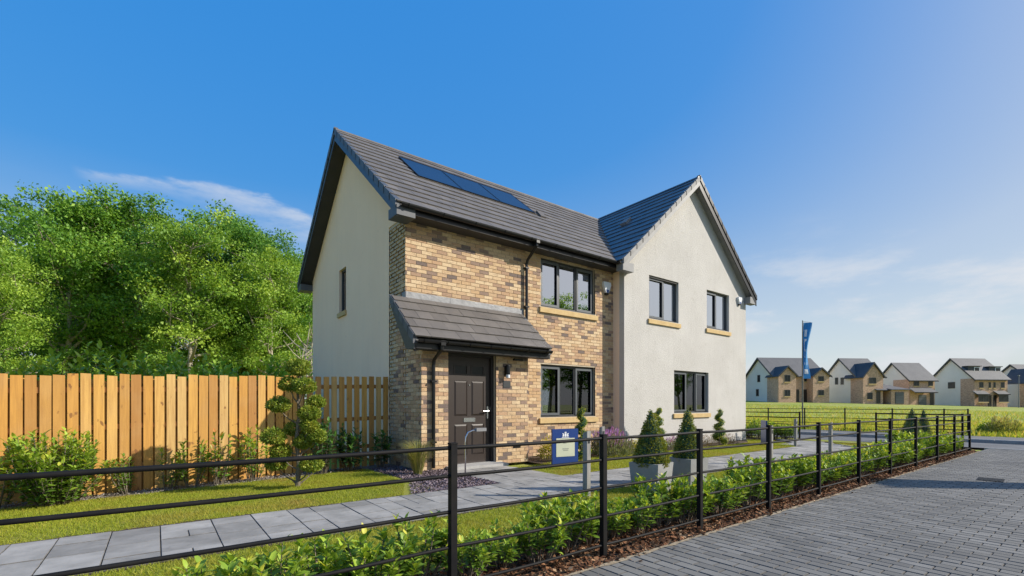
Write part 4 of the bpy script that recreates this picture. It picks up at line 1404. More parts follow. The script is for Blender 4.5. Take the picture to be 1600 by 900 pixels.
front_posts = [-4.75, -2.335, -0.97, 0.40, 1.81, 3.24, 4.75, 6.28, 7.85, 9.48, 11.08, 12.78]
metal_fence([(x, -5.84) for x in front_posts], 'black five-bar metal fence running along the edge of the block paving')
metal_fence([(12.84, -5.70), (13.2, -3.77)], 'short black metal fence turning the hedge corner by the road')
metal_fence([(13.2, -1.69), (13.3, 0.4), (13.35, 2.5), (13.4, 4.6)], 'black metal fence leading back past the corner of the rendered house')
metal_fence([(19.6, -4.75), (19.6, -4.1), (19.6, -2.56), (19.6, -0.95), (19.6, 0.61), (19.6, 2.2), (19.6, 3.8), (19.6, 5.4), (19.6, 7.0)], 'black metal fence across the road at the field edge')

# ------------------------------------------------------------------ timber fence
wf = thing('timber_fence', 'tall orange-brown timber board fence behind the shrubs', 'fence', (-4.5, 0.8, g(-4.5, 0.8)))
rg = random.Random(21)


def board(x, y, w, top, parent, lab=None):
    z = g(x, y)
    b = w / 2
    a = rg.uniform(-0.006, 0.006)
    mb = MB().prism([(x - b, y - 0.010, z - 0.05), (x + b, y - 0.010, z - 0.05), (x + b + a, y - 0.010, z + top), (x - b + a, y - 0.010, z + top + rg.uniform(-0.008, 0.008))], (0, 0.02, 0))
    return mb.build('board', 'wood_fence', parent)


x = -9.0
i = 0
while x < -1.62:
    board(x, 0.78 + rg.uniform(-0.003, 0.003), rg.uniform(0.110, 0.124), 1.76 + rg.uniform(-0.022, 0.018), wf)
    board(x + 0.072, 0.855, rg.uniform(0.09, 0.105), 1.70 + rg.uniform(-0.03, 0.015), wf)
    x += 0.142
    i += 1
for zz in (0.35, 0.95, 1.5):
    MB().prism([(-9.05, 0.792, g(-9.05, 0.8) + zz), (-1.6, 0.792, g(-1.6, 0.8) + zz), (-1.6, 0.792, g(-1.6, 0.8) + zz + 0.08), (-9.05, 0.792, g(-9.05, 0.8) + zz + 0.08)], (0, 0.05, 0)).build('rail', 'wood_rail', wf)
for xx in (-8.6, -6.8, -5.0, -3.2, -1.65):
    MB().box(xx - 0.045, xx + 0.045, 0.868, 0.95, g(xx, 0.8) - 0.1, g(xx, 0.8) + 1.68).build('post', 'wood_rail', wf)
wf2 = thing('timber_fence', 'short brown timber fence with open gaps between boards, in shade beside the house', 'fence', (-0.8, 0.8, g(-0.8, 0.8)))
x = -1.53
while x < -0.02:
    board(x, 0.79, 0.100, 1.76 + rg.uniform(-0.008, 0.008), wf2)
    x += 0.145
for zz in (0.35, 0.9, 1.53):
    MB().prism([(-1.6, 0.802, g(-1.6, 0.8) + zz), (-0.02, 0.802, zz), (-0.02, 0.802, zz + 0.075), (-1.6, 0.802, g(-1.6, 0.8) + zz + 0.075)], (0, 0.045, 0)).build('rail', 'wood_rail', wf2)


# ------------------------------------------------------------------ laurels and shrubs
def laurel_mesh(seed, h, r, stems, per, L, lo=0.25):
    rg = np.random.default_rng(seed)
    cs, ds, ns, rs, ls = [], [], [], [], []
    st = MB()
    for k in range(stems):
        an = rg.uniform(0, 2 * np.pi)
        rad = r * np.sqrt(rg.uniform(0.02, 1))
        hh = h * rg.uniform(0.62, 1.08) * (1 - 0.25 * (rad / r) ** 2)
        b0 = np.array([np.cos(an) * rad * 0.35, np.sin(an) * rad * 0.35, 0])
        tp = np.array([np.cos(an) * rad, np.sin(an) * rad, hh])
        md = (b0 + tp) / 2 + np.array([np.cos(an), np.sin(an), 0]) * rad * 0.18
        t_ = np.sort(rg.uniform(lo, 1.0, per) ** 0.8)[:, None]
        pts = (1 - t_) ** 2 * b0 + 2 * t_ * (1 - t_) * md + t_ ** 2 * tp
        st.tube([b0, md * 0.5 + b0 * 0.25 + tp * 0.25, tp], [0.007, 0.005, 0.003], 5)
        phi = np.arange(per) * 2.4 + rg.uniform(0, 6)
        elev = np.clip(0.15 + 0.9 * t_[:, 0] ** 2 + rg.normal(0, 0.25, per), -0.5, 1.5)
        d = np.stack([np.cos(phi) * np.cos(elev), np.sin(phi) * np.cos(elev), np.sin(elev)], 1)
        nn = np.stack([-np.cos(phi) * np.sin(elev), -np.sin(phi) * np.sin(elev), np.cos(elev)], 1) + rg.normal(0, 0.25, (per, 3))
        cs.append(pts)
        ds.append(d)
        ns.append(nn)
        ls.append(L * rg.uniform(0.6, 1.15, per))
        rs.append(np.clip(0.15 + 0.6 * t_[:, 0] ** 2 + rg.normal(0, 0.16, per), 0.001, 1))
    return [np.concatenate(q) for q in (cs, ds, ns, ls, rs)], st


def laurel(name, label, cat, seed, h, r, stems, per, L, mat, loc, rz=0, group=None, lo=0.25, wr=0.42):
    (c, d, n, l, rr), st = laurel_mesh(seed, h, r, stems, per, L, lo)
    o = thing(name, label, cat, loc, rz, group)
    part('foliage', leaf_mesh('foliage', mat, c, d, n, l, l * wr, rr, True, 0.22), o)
    st.build('stem', 'bark', o, local=True)
    return o


HEDGE = 'young green laurel plant in the low hedge inside the black fence'
protos = []
hx = -3.6
k = 0
hr = random.Random(3)
while hx < 12.5:
    loc = (hx, -5.56 + hr.uniform(-0.06, 0.06), 0.0)
    if k < 5:
        o = laurel('laurel_plant', HEDGE, 'hedge plant', 40 + k, 0.40 + 0.02 * k, 0.26, 20, 28, 0.078, 'laurel', loc, hr.uniform(0, 6), 'front hedge plants')
        protos.append(o)
    else:
        s = hr.uniform(0.80, 1.14) * (0.84 + 0.26 * smooth01((hx + 3.0) / 8.0))
        copy_tree(protos[k % 5], Matrix.Translation(loc) @ Matrix.Rotation(hr.uniform(0, 6.28), 4, 'Z') @ Matrix.Diagonal((s, s, s * hr.uniform(0.9, 1.1), 1)))
    hx += hr.uniform(0.27, 0.36)
    k += 1
SIDE = 'laurel plant in the far hedge beside the road'
for j, (hx, hy) in enumerate([(12.95, -5.0), (13.15, -4.6), (13.25, -4.2)] + [(13.45, -1.25 + 0.42 * q) for q in range(14)] + [(13.75, -1.0 + 0.42 * q) for q in range(8)]):
    s = hr.uniform(0.95, 1.3)
    copy_tree(protos[j % 5], Matrix.Translation((hx, hy, 0)) @ Matrix.Rotation(hr.uniform(0, 6.28), 4, 'Z') @ Matrix.Diagonal((s, s, s, 1)), label=SIDE, group='far hedge plants')


def fl(x, y):
    return (x, y, g(x, y))


laurel('laurel_bush', 'large rounded bright green laurel bush in front of the timber fence', 'bush', 101, 1.0, 0.56, 105, 40, 0.09, 'laurel', fl(-4.85, 0.28), 0, None, 0.06)
SH = 'shrubs in front of the timber fence'
laurel('shrub', 'sparse orange-tinged shrub at the far left end of the timber fence', 'shrub', 102, 0.78, 0.28, 12, 20, 0.085, 'shrub_mix', fl(-5.45, 0.42), 0, SH, 0.1)
laurel('shrub', 'low orange-tinged shrub just right of the large rounded laurel bush', 'shrub', 103, 0.62, 0.30, 14, 20, 0.085, 'shrub_mix', fl(-4.10, 0.50), 0, SH, 0.1)
laurel('shrub', 'thin leggy shrub in the middle of the lit timber fence', 'shrub', 104, 0.62, 0.24, 10, 18, 0.085, 'shrub_mix', fl(-3.66, 0.52), 0, SH, 0.1)
laurel('shrub', 'upright leafy green shrub, third from the cloud-pruned tree', 'shrub', 105, 0.86, 0.24, 12, 22, 0.10, 'laurel', fl(-3.35, 0.5), 0, SH, 0.12)
laurel('shrub', 'leafy green shrub, second from the cloud-pruned tree', 'shrub', 106, 0.80, 0.26, 12, 20, 0.09, 'shrub_mix', fl(-3.02, 0.5), 0, SH, 0.1)
laurel('shrub', 'taller leafy green shrub next to the cloud-pruned tree', 'shrub', 107, 0.92, 0.30, 16, 22, 0.10, 'laurel', fl(-2.50, 0.48), 0, SH, 0.12)
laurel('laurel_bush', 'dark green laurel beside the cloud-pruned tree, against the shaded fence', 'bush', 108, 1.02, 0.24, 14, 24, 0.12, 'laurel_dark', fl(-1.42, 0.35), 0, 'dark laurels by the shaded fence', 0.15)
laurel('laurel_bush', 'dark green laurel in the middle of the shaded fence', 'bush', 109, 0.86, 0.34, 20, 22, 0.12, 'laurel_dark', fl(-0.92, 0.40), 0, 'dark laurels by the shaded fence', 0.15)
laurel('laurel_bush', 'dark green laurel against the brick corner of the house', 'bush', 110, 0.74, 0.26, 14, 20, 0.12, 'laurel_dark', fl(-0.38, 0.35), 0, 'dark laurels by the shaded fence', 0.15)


# ---- clipped shapes
def tuft_points(n, rg, surface):
    """surface(n) -> points, outward normals"""
    p, nn = surface(n)
    return p + nn * rg.normal(0, 0.012, n)[:, None], nn


def clipped(parent, mat, n, L, surface, seed, core=None):
    rg = np.random.default_rng(seed)
    p, nn = tuft_points(n, rg, lambda k: surface(k, rg))
    d = unit_rows(nn * 1.0 + rg.normal(0, 0.55, (n, 3)))
    clump = 0.5 + 0.28 * np.sin(p[:, 0] * 23 + np.sin(p[:, 2] * 19) * 2) + 0.22 * np.sin(p[:, 1] * 27 + p[:, 2] * 15)
    p = p + nn * (clump[:, None] - 0.5) * 0.022
    part('foliage', leaf_mesh('foliage', mat, p - d * L * 0.4, d, rand_dirs(n, rg), L * rg.uniform(0.7, 1.3, n), L * 0.55, np.clip(0.45 * clump + 0.28 + rg.normal(0, 0.18, n), 0.001, 1)), parent)
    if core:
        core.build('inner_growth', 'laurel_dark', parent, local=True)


def cone_surface(r0, h, z0):
    def f(n, rg):
        t_ = 1 - np.sqrt(rg.uniform(0, 1, n))
        ph = rg.uniform(0, 2 * np.pi, n)
        # rounded foot, slightly bulging flank
        rr = r0 * np.where(t_ < 0.1, 0.80 + 2.0 * t_, 1.0) * (1 - t_) ** 0.85
        p = np.stack([rr * np.cos(ph), rr * np.sin(ph), z0 + t_ * h], 1)
        nn = np.stack([np.cos(ph), np.sin(ph), np.full(n, r0 / h)], 1)
        return p, unit_rows(nn)
    return f


def topiary_cone(label, loc, r0, h, z0, n, seed, group):
    o = thing('topiary_cone', label, 'topiary', loc, 0, group)
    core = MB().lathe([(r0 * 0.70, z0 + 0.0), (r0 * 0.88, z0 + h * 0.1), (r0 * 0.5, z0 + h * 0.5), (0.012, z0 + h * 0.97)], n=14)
    clipped(o, 'topiary', n, 0.030, cone_surface(r0, h, z0), seed, core)
    MB().tube([(0, 0, 0.2), (0, 0, z0 + 0.1)], 0.018, 7).build('stem', 'bark', o, local=True)
    return o


def planter(label, loc, rz, w, h, group):
    o = thing('planter', label, 'planter', loc, rz, group)
    b = w / 2
    t_ = b * 0.86
    mb = MB()
    # tapering square tub with a rim
    for (ax, ay, bx, by) in ((-1, -1, 1, -1), (1, -1, 1, 1), (1, 1, -1, 1), (-1, 1, -1, -1)):
        vs = [(ax * t_, ay * t_, 0), (bx * t_, by * t_, 0), (bx * b, by * b, h), (ax * b, ay * b, h), (ax * (b - 0.03), ay * (b - 0.03), h), (bx * (b - 0.03), by * (b - 0.03), h), (bx * (b - 0.03), by * (b - 0.03), h - 0.05), (ax * (b - 0.03), ay * (b - 0.03), h - 0.05)]
        mb.add(vs, [(0, 1, 2, 3), (3, 2, 5, 4), (4, 5, 6, 7)])
    mb.build('tub', 'planter', o, local=True)
    MB().box(-b + 0.031, b - 0.031, -b + 0.031, b - 0.031, h - 0.08, h - 0.045).build('compost', 'soil', o, local=True)
    return o


pl1, pl2 = (1.70, -4.32, 0.0), (2.62, -4.30, 0.0)
planter('pale grey square planter nearer the house door, behind the hedge', pl1, R(8), 0.44, 0.40, 'square planters behind the hedge')
planter('pale grey square planter farther from the house door, behind the hedge', pl2, R(-4), 0.42, 0.40, 'square planters behind the hedge')
topiary_cone('broad clipped conical topiary in the planter nearer the house door', pl1, 0.255, 0.80, 0.34, 5200, 31, 'clipped cones in square planters')
topiary_cone('slimmer clipped conical topiary in the planter farther from the house door', pl2, 0.225, 0.80, 0.34, 4600, 32, 'clipped cones in square planters')
pf1, pf2 = at(1425, 14.9), at(1443, 15.5)
planter('low grey planter beside the road, under the darker cone', pf1, R(20), 0.42, 0.22, 'planters beside the road')
planter('low grey planter beside the road, under the slimmer cone', pf2, R(20), 0.36, 0.22, 'planters beside the road')
topiary_cone('dark broad conical topiary beside the road, left of the pair', pf1, 0.30, 0.92, 0.17, 2600, 33, 'clipped cones beside the road')
topiary_cone('slimmer conical topiary beside the road, right of the pair', pf2, 0.22, 0.90, 0.17, 2200, 34, 'clipped cones beside the road')


def spiral(label, loc, h, r0, seed, turns=3.3):
    o = thing('spiral_topiary', label, 'topiary', loc, 0, 'spiral topiary along the house front')

    def f(n, rg):
        t_ = rg.uniform(0, 1, n) ** 1.25
        a = t_ * turns * 2 * np.pi + seed
        rr = r0 * (1 - 0.72 * t_)
        c_ = np.stack([rr * 0.62 * np.cos(a), rr * 0.62 * np.sin(a), 0.12 + (h - 0.14) * t_], 1)
        nn = rand_dirs(n, rg)
        return c_ + nn * (0.055 + 0.05 * (1 - t_))[:, None], nn
    clipped(o, 'spiral_leaf', 3000, 0.026, f, seed)
    core = []
    for i in range(40):
        t_ = i / 39
        a = t_ * turns * 2 * math.pi + seed
        rr = r0 * (1 - 0.72 * t_) * 0.62
        core.append((rr * math.cos(a), rr * math.sin(a), 0.12 + (h - 0.14) * t_))
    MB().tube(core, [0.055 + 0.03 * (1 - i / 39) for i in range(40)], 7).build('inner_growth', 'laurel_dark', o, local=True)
    MB().tube([(0, 0, -0.05), (0.004, 0, h * 0.9)], [0.016, 0.008], 7).build('stem', 'bark', o, local=True)
    return o


spiral('small spiral-clipped evergreen beside the blue sign', (3.35, -1.35, 0), 1.12, 0.20, 3)
spiral('small spiral-clipped evergreen behind the clipped cones', (6.55, -0.95, 0), 1.10, 0.22, 4)
spiral('small spiral-clipped evergreen near the far corner of the rendered house', (9.35, -1.05, 0), 1.05, 0.22, 5)

# cloud-pruned tree
ct = thing('cloud_pruned_tree', 'small tree clipped into rounded leafy clouds on the lawn by the timber fence', 'tree', fl(-2.1, -0.8))
cr, sr = math.cos(R(-YAW)), math.sin(R(-YAW))
balls = [(170, 95, 0.17), (140, 160, 0.15), (205, 168, 0.16), (225, 228, 0.12), (112, 240, 0.15), (212, 272, 0.15), (145, 335, 0.16), (90, 362, 0.17), (240, 362, 0.13), (185, 385, 0.14), (235, 465, 0.16), (105, 420, 0.15), (75, 470, 0.15), (215, 320, 0.13)]
trunk = [(0, 0, -0.05), (0.02, 0, 0.35), (-0.015, 0, 0.7), (0.03, 0.02, 1.1), (0.0, 0, 1.45), (0.02, 0, 1.72)]
mbt = MB().tube(trunk, [0.038, 0.034, 0.030, 0.025, 0.018, 0.012], 8)
mbt.tube([(0, 0, 0.02), (-0.06, 0, 0.10), (-0.16, 0.02, 0.17)], [0.016, 0.013, 0.009], 6).tube([(0, 0, 0.02), (0.07, 0, 0.07), (0.18, 0, 0.16)], [0.016, 0.013, 0.009], 6)
bl = random.Random(9)
for i, (bx, bz, br) in enumerate(balls):
    X, Z, D = (bx - 165) * 0.00385, (555 - bz) * 0.00385, bl.uniform(-0.16, 0.16)
    p = Vector((X * cr - D * sr, X * sr + D * cr, Z))
    zt = max(0.1, Z - 0.22)
    mbt.tube([(0.01, 0, zt - 0.05), (p.x * 0.5, p.y * 0.5, zt + 0.03), (p.x, p.y, Z - 0.04)], [0.013, 0.010, 0.006], 6)

    def ball(n, rg, p=p, br=br):
        d = rand_dirs(n, rg)
        d[:, 2] = np.where(d[:, 2] < 0, d[:, 2] * 0.55, d[:, 2] * 0.85)
        return np.array(p)[None] + d * br * rg.uniform(0.82, 1.0, n)[:, None], unit_rows(d)
    clipped(ct, 'cloud_leaf', 1700, 0.036, ball, 60 + i)
mbt.build('trunk', 'bark', ct, local=True)


# sedge, lavender and low border plants
def sedge(label, loc, n, h, r, seed):
    o = thing('ornamental_grass', label, 'grass plant', loc)
    rg = np.random.default_rng(seed)
    an = rg.uniform(0, 2 * np.pi, n)
    out = np.stack([np.cos(an), np.sin(an), 0 * an], 1)
    sp = r * rg.uniform(0.25, 1.25, n)[:, None]
    hh = (h * rg.uniform(0.55, 1.1, n))[:, None]
    b0 = out * rg.uniform(0, 0.07, n)[:, None]
    up = np.array([[0, 0, 1.0]])
    P = lambda t_: b0 + out * sp * t_ ** 1.4 + up * hh * (1.75 * t_ - 0.95 * t_ ** 2.2)
    sd = np.stack([-np.sin(an), np.cos(an), 0 * an], 1) * 0.0042
    ts = [0, 0.3, 0.6, 0.85, 1.0]
    v = np.stack([P(t_) + sd * s * (1 - 0.85 * t_) for t_ in ts for s in (-1, 1)], 1).reshape(-1, 3)
    f = np.concatenate([np.arange(n)[:, None] * 10 + np.array([[2 * k, 2 * k + 1, 2 * k + 3, 2 * k + 2]]) for k in range(4)])
    part('blades', npmesh('blades', v, f, 'sedge', np.repeat(np.clip(rg.beta(1.5, 1.6, n), 0.001, 1), 10)), o)
    MB().lathe([(0.05, -0.02), (0.07, 0.03), (0.03, 0.08)], n=10).build('crown', 'bark', o, local=True)
    return o


sedge('straw and green arching grass plant at the foot of the porch corner', (-0.22, -0.98, 0), 620, 0.66, 0.42, 8)


def low_plant(name, label, loc, r, h, n, L, mat, seed, spike=False, group='low border plants along the house front'):
    o = thing(name, label, 'plant', loc, 0, group)
    rg = np.random.default_rng(seed)
    d = rand_dirs(n, rg)
    d[:, 2] = np.abs(d[:, 2])
    p = d * np.array([[r, r, h]]) * rg.uniform(0.45, 1.0, n)[:, None] + rg.normal(0, 0.02, (n, 3))
    p[:, 2] = np.maximum(p[:, 2], 0.01)
    dd = unit_rows(d + np.array([[0, 0, 1.2 if spike else 0.4]]) + rg.normal(0, 0.35, (n, 3)))
    t_ = np.clip(p[:, 2] / h, 0, 1)
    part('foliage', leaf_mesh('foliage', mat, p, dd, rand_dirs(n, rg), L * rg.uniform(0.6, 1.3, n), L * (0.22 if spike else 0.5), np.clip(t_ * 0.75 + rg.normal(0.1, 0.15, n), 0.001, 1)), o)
    MB().tube([(0, 0, -0.03), (0.01, 0, h * 0.4)], [0.015, 0.006], 6).build('stem', 'bark', o, local=True)
    return o


low_plant('lavender', 'purple flowering lavender beside the rendered house corner', (4.7, -0.95, 0), 0.55, 0.62, 2600, 0.10, 'lavender_leaf', 1, True)
low_plant('golden_shrub', 'low golden yellow shrub behind the clipped cones', (5.75, -1.0, 0), 0.42, 0.36, 1100, 0.05, 'gold_leaf', 2)
low_plant('heather', 'brownish pink heather clump under the ground-floor window of the rendered house', (8.35, -0.85, 0), 0.55, 0.40, 1500, 0.05, 'heather_leaf', 3, True)
low_plant('heather', 'brown heather clump at the far corner of the rendered house', (9.9, -0.85, 0), 0.45, 0.36, 1100, 0.05, 'heather_leaf', 4, True)
low_plant('golden_shrub', 'yellow-green low shrub at the foot of the brick wall beside the blue sign', (3.1, -0.6, 0), 0.24, 0.5, 800, 0.05, 'gold_leaf', 5)
low_plant('lavender', 'small lavender below the rendered house wall next to the golden shrub', (7.3, -0.9, 0), 0.35, 0.34, 900, 0.07, 'lavender_leaf', 6, True)
laurel('laurel_bush', 'leafy green laurel at the far front corner of the rendered house', 'bush', 120, 0.85, 0.40, 18, 20, 0.11, 'laurel', (12.55, -0.75, 0), 0, None, 0.15)


# ------------------------------------------------------------------ trees of the wood behind the fence
def make_tree(seed, h, spread, nleaf, leaf, mat, bark='bark', low=0.22):
    """trunk+limbs mesh and crown mesh for a tree of height h"""
    rg = np.random.default_rng(seed)
    mb = MB()
    lean = rg.normal(0, 0.025, 2)
    tp = lambda t_: np.array([lean[0] * h * t_ + 0.12 * np.sin(t_ * 5 + seed), lean[1] * h * t_ + 0.12 * np.cos(t_ * 4 + seed) - 0.12, h * t_ * 0.94])
    r0 = 0.013 * h + 0.03
    mb.tube([tp(t_) for t_ in np.linspace(-0.02, 1, 9)], [r0 * (1 - 0.9 * t_) for t_ in np.linspace(0, 1, 9)], 8)
    clusters = []
    nl = 30
    for i in range(nl):
        t_ = low + (0.97 - low) * (i + rg.uniform(0, 0.8)) / nl
        an = i * 2.4 + rg.normal(0, 0.4)
        prof = math.sin(math.pi * min(1, max(0.05, (t_ - low + 0.12) / (1.08 - low + 0.12)))) ** 0.75
        ln = spread * prof * rg.uniform(0.7, 1.1)
        el = 0.25 + 0.75 * t_ + rg.normal(0, 0.15)
        a = tp(t_)
        d = np.array([math.cos(an) * math.cos(el), math.sin(an) * math.cos(el), math.sin(el)])
        mid = a + d * ln * 0.55 + rg.normal(0, 0.08 * ln, 3)
        end = a + d * ln + np.array([0, 0, 0.12 * ln]) + rg.normal(0, 0.06 * ln, 3)
        rr = r0 * (1 - t_) * 0.6 + 0.022
        mb.tube([a, mid, end], [rr, rr * 0.6, 0.008], 5)
        clusters.append((end, 0.25 * spread * prof + 0.22))
        clusters.append((mid + rg.normal(0, 0.12 * ln, 3) + np.array([0, 0, 0.1]), 0.19 * spread * prof + 0.2))
        for q in range(3):
            o2 = rg.normal(0, 1, 3) * np.array([1, 1, 0.7]) * ln * 0.33
            e2 = mid * 0.4 + end * 0.6 + o2
            mb.tube([mid * 0.6 + end * 0.4, e2], [rr * 0.4, 0.006], 4)
            clusters.append((e2, 0.17 * spread * prof + 0.18))
    clusters.append((tp(1.0), 0.35))
    w = np.array([c_[1] ** 2 for c_ in clusters])
    cnt = np.maximum(6, (nleaf * w / w.sum())).astype(int)
    cs, rs = [], []
    for (c_, rad), k in zip(clusters, cnt):
        p = np.clip(rg.normal(0, 0.48, (k, 3)), -0.85, 0.85) * np.array([[rad, rad, rad * 0.62]])
        cs.append(c_[None] + p)
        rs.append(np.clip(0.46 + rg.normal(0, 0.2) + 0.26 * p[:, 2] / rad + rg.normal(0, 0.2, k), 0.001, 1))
    cen = np.concatenate(cs)
    n = len(cen)
    L = leaf * rg.uniform(0.45, 1.5, n)
    d = rand_dirs(n, rg, -0.15)
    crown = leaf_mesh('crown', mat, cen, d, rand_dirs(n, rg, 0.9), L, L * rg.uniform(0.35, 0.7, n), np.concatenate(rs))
    return mb.mesh('trunk', bark, True), crown, float(np.quantile(cen[:, 2], 0.996))


variants = [make_tree(201, 12.0, 3.1, 30000, 0.145, 'tree_leaf', 'bark_pale', 0.24), make_tree(202, 12.0, 3.3, 28000, 0.15, 'tree_leaf_yellow', 'bark_pale', 0.20),
            make_tree(203, 12.0, 3.4, 32000, 0.145, 'tree_leaf_deep', 'bark', 0.22), make_tree(204, 12.0, 3.2, 24000, 0.15, 'tree_leaf', 'bark_pale', 0.26),
            make_tree(205, 12.0, 3.4, 30000, 0.145, 'tree_leaf_yellow', 'bark_pale', 0.22)]


def tree(label, vi, u, Y, top_v, rz, wide=1.0, group='trees of the wood behind the timber fence', name='broadleaf_tree', loc=None, h=None):
    p = loc or at(u, Y)
    if h is None:
        h = 1.2 + (632 - top_v) / 735.0 * (Y - 1.8) - p[2]
    s = h / variants[vi][2]
    mw = Matrix.Translation(p) @ Matrix.Rotation(rz, 4, 'Z') @ Matrix.Diagonal((s * wide, s * wide, s, 1))
    o = new_obj(name, None, None, mw)
    tag(o, label, 'tree', group)
    for nm, me in zip(('trunk', 'crown'), variants[vi]):
        new_obj(nm, me, o, mw.copy())
    return o


TR = [('tall leafy tree with the highest crown of the wood, on its left side', 0, 92, 23, 284, 0.3, 1.0),
      ('yellow-green tree at the left edge of the wood, lower than its neighbour', 4, 6, 19, 352, 1.2, 1.0),
      ('deep green tree just right of the highest crown', 2, 172, 27, 312, 2.0, 1.0),
      ('broad green tree with a rounded top in the middle of the wood', 0, 232, 25, 292, 4.1, 1.1),
      ('yellow-green tree with a pale trunk showing, right of the middle of the wood', 1, 300, 22, 318, 2.6, 1.05),
      ('green tree with a pale trunk standing behind the middle of the wood', 3, 350, 27, 312, 1.1, 1.15),
      ('deep green tree on the falling right shoulder of the wood', 2, 392, 26, 338, 5.2, 1.0),
      ('bright yellow-green tree low on the right shoulder of the wood', 4, 428, 24, 372, 0.4, 0.95),
      ('slim pale-trunked tree beside the rear corner of the brick house', 3, 466, 27, 385, 3.3, 0.9),
      ('tree whose edge peeps out behind the brick house gable', 1, 505, 34, 400, 3.9, 0.9),
      ('dark tree behind the gap in the left of the wood', 2, 118, 31, 330, 0.9, 1.1),
      ('green tree outside the left edge of the view, its boughs reaching in', 0, -70, 22, 330, 1.9, 1.1)]
for k, u in enumerate((-20, 60, 150, 235, 320, 400, 455)):
    TR.append(('shaded tree deep in the wood, behind the front row of trees', 2 if k % 2 else 4, u, 38 + 3 * (k % 2), 400 + 6 * k, k * 1.3, 1.3, 'shaded trees deep in the wood'))
for a in TR:
    tree(*a)
# trees across the road behind the viewpoint, seen mirrored in the windows
for i, (tx, ty) in enumerate([(33, -41), (37.5, -38), (41, -35.5), (45, -32), (27, -44), (54, -30)]):
    tree('tree across the road mirrored in the upstairs windows', i % 5, 0, 0, 0, i * 2.1, 1.15, 'trees mirrored in the windows', loc=fl(tx, ty), h=(13.5, 15.0, 13.8, 11.0, 12.0, 10.0)[i])

# undergrowth at the foot of the wood
UG = 'leafy undergrowth bush at the foot of the wood, showing over the timber fence'
ugp = []
for i in range(26):
    u = -60 + i * 36 if i < 14 else -70 + (i - 14) * 46
    Y = [12.5, 14.5, 16.5][i % 3] + hr.uniform(-0.6, 0.6) + (0 if i < 14 else 14)
    p = at(u, Y)
    if p[1] < 1.6:
        p = (p[0], 1.9 + hr.uniform(0, 0.8), p[2])
    hgt = 1.0
    if i < 3:
        o = laurel('undergrowth_bush', UG, 'bush', 300 + i, 2.25, 1.25, 60, 40, 0.17, ['laurel', 'tree_leaf_yellow', 'tree_leaf_deep'][i], p, 0, 'undergrowth at the foot of the wood', 0.15)
        ugp.append(o)
    else:
        s = hr.uniform(0.9, 1.3) * (1.0 if i < 14 else 1.7)
        copy_tree(ugp[i % 3], Matrix.Translation(p) @ Matrix.Rotation(hr.uniform(0, 6.28), 4, 'Z') @ Matrix.Diagonal((s, s, s, 1)))
# bare pale stems by the corner of the house
for i, (u, Y, hh) in enumerate([(478, 21, 4.6), (470, 23, 4.0), (486, 24, 5.0)]):
    p = at(u, Y)
    sb = thing('bare_sapling', ['pale bare sapling nearest the rear corner of the brick house', 'pale bare sapling, leftmost of three beside the brick house', 'tall pale bare sapling half hidden by the brick house'][i], 'tree', p, 0, 'bare saplings beside the house')
    rr = random.Random(i)
    mbs = MB().tube([(0, 0, -0.1), (0.1, 0, hh * 0.4), (0.0, 0.1, hh * 0.75), (0.15, 0, hh)], [0.08, 0.06, 0.04, 0.015], 6)
    mbs.build('trunk', 'bark_pale', sb, local=True)
    mbs = MB()
    for q in range(14):
        z = hh * rr.uniform(0.3, 0.95)
        an = rr.uniform(0, 6.28)
        ln = rr.uniform(0.5, 1.2)
        mbs.tube([(0.05, 0.03, z), (0.05 + math.cos(an) * ln * 0.5, math.sin(an) * ln * 0.5, z + ln * 0.35), (0.05 + math.cos(an) * ln, math.sin(an) * ln, z + ln * 0.9)], [0.03, 0.02, 0.008], 5)
    mbs.build('branches', 'bark_pale', sb, local=True)


# ------------------------------------------------------------------ posts, signs, banners
def timber_post(label, loc, h, rz=0.0, a=0.05):
    o = thing('timber_post', label, 'post', loc, rz, 'grey timber posts along the path')
    MB().add([(-a, -a, -0.05), (a, -a, -0.05), (a, a, -0.05), (-a, a, -0.05), (-a, -a, h), (a, -a, h), (a, a, h - 0.03), (-a, a, h - 0.03)],
             [(4, 5, 6, 7), (0, 1, 5, 4), (1, 2, 6, 5), (2, 3, 7, 6), (3, 0, 4, 7)]).build('shaft', 'grey_timber', o, local=True)
    MB().box(-0.6 * a, 0.6 * a, -a - 0.004, -a - 0.001, h - 0.16, h - 0.09).build('light_slot', 'anthracite', o, local=True)
    return o


timber_post('weathered grey timber post on the front lawn, nearest the black fence', (0.65, -4.10, 0), 0.86, R(6), 0.036)
timber_post('weathered grey timber post between the blue sign and the lavender', (2.77, -2.45, 0), 0.80, R(-5), 0.036)
timber_post('weathered grey timber post beside the second blue sign by the path', (6.02, -3.98, 0), 0.78, R(3), 0.036)
timber_post('weathered grey timber post on the hedge side where the path turns', (9.05, -4.0, 0), 0.78, 0.0, 0.034)
timber_post('weathered grey timber post near the far corner of the rendered house', (11.0, -2.45, 0), 0.80, 0.0, 0.034)


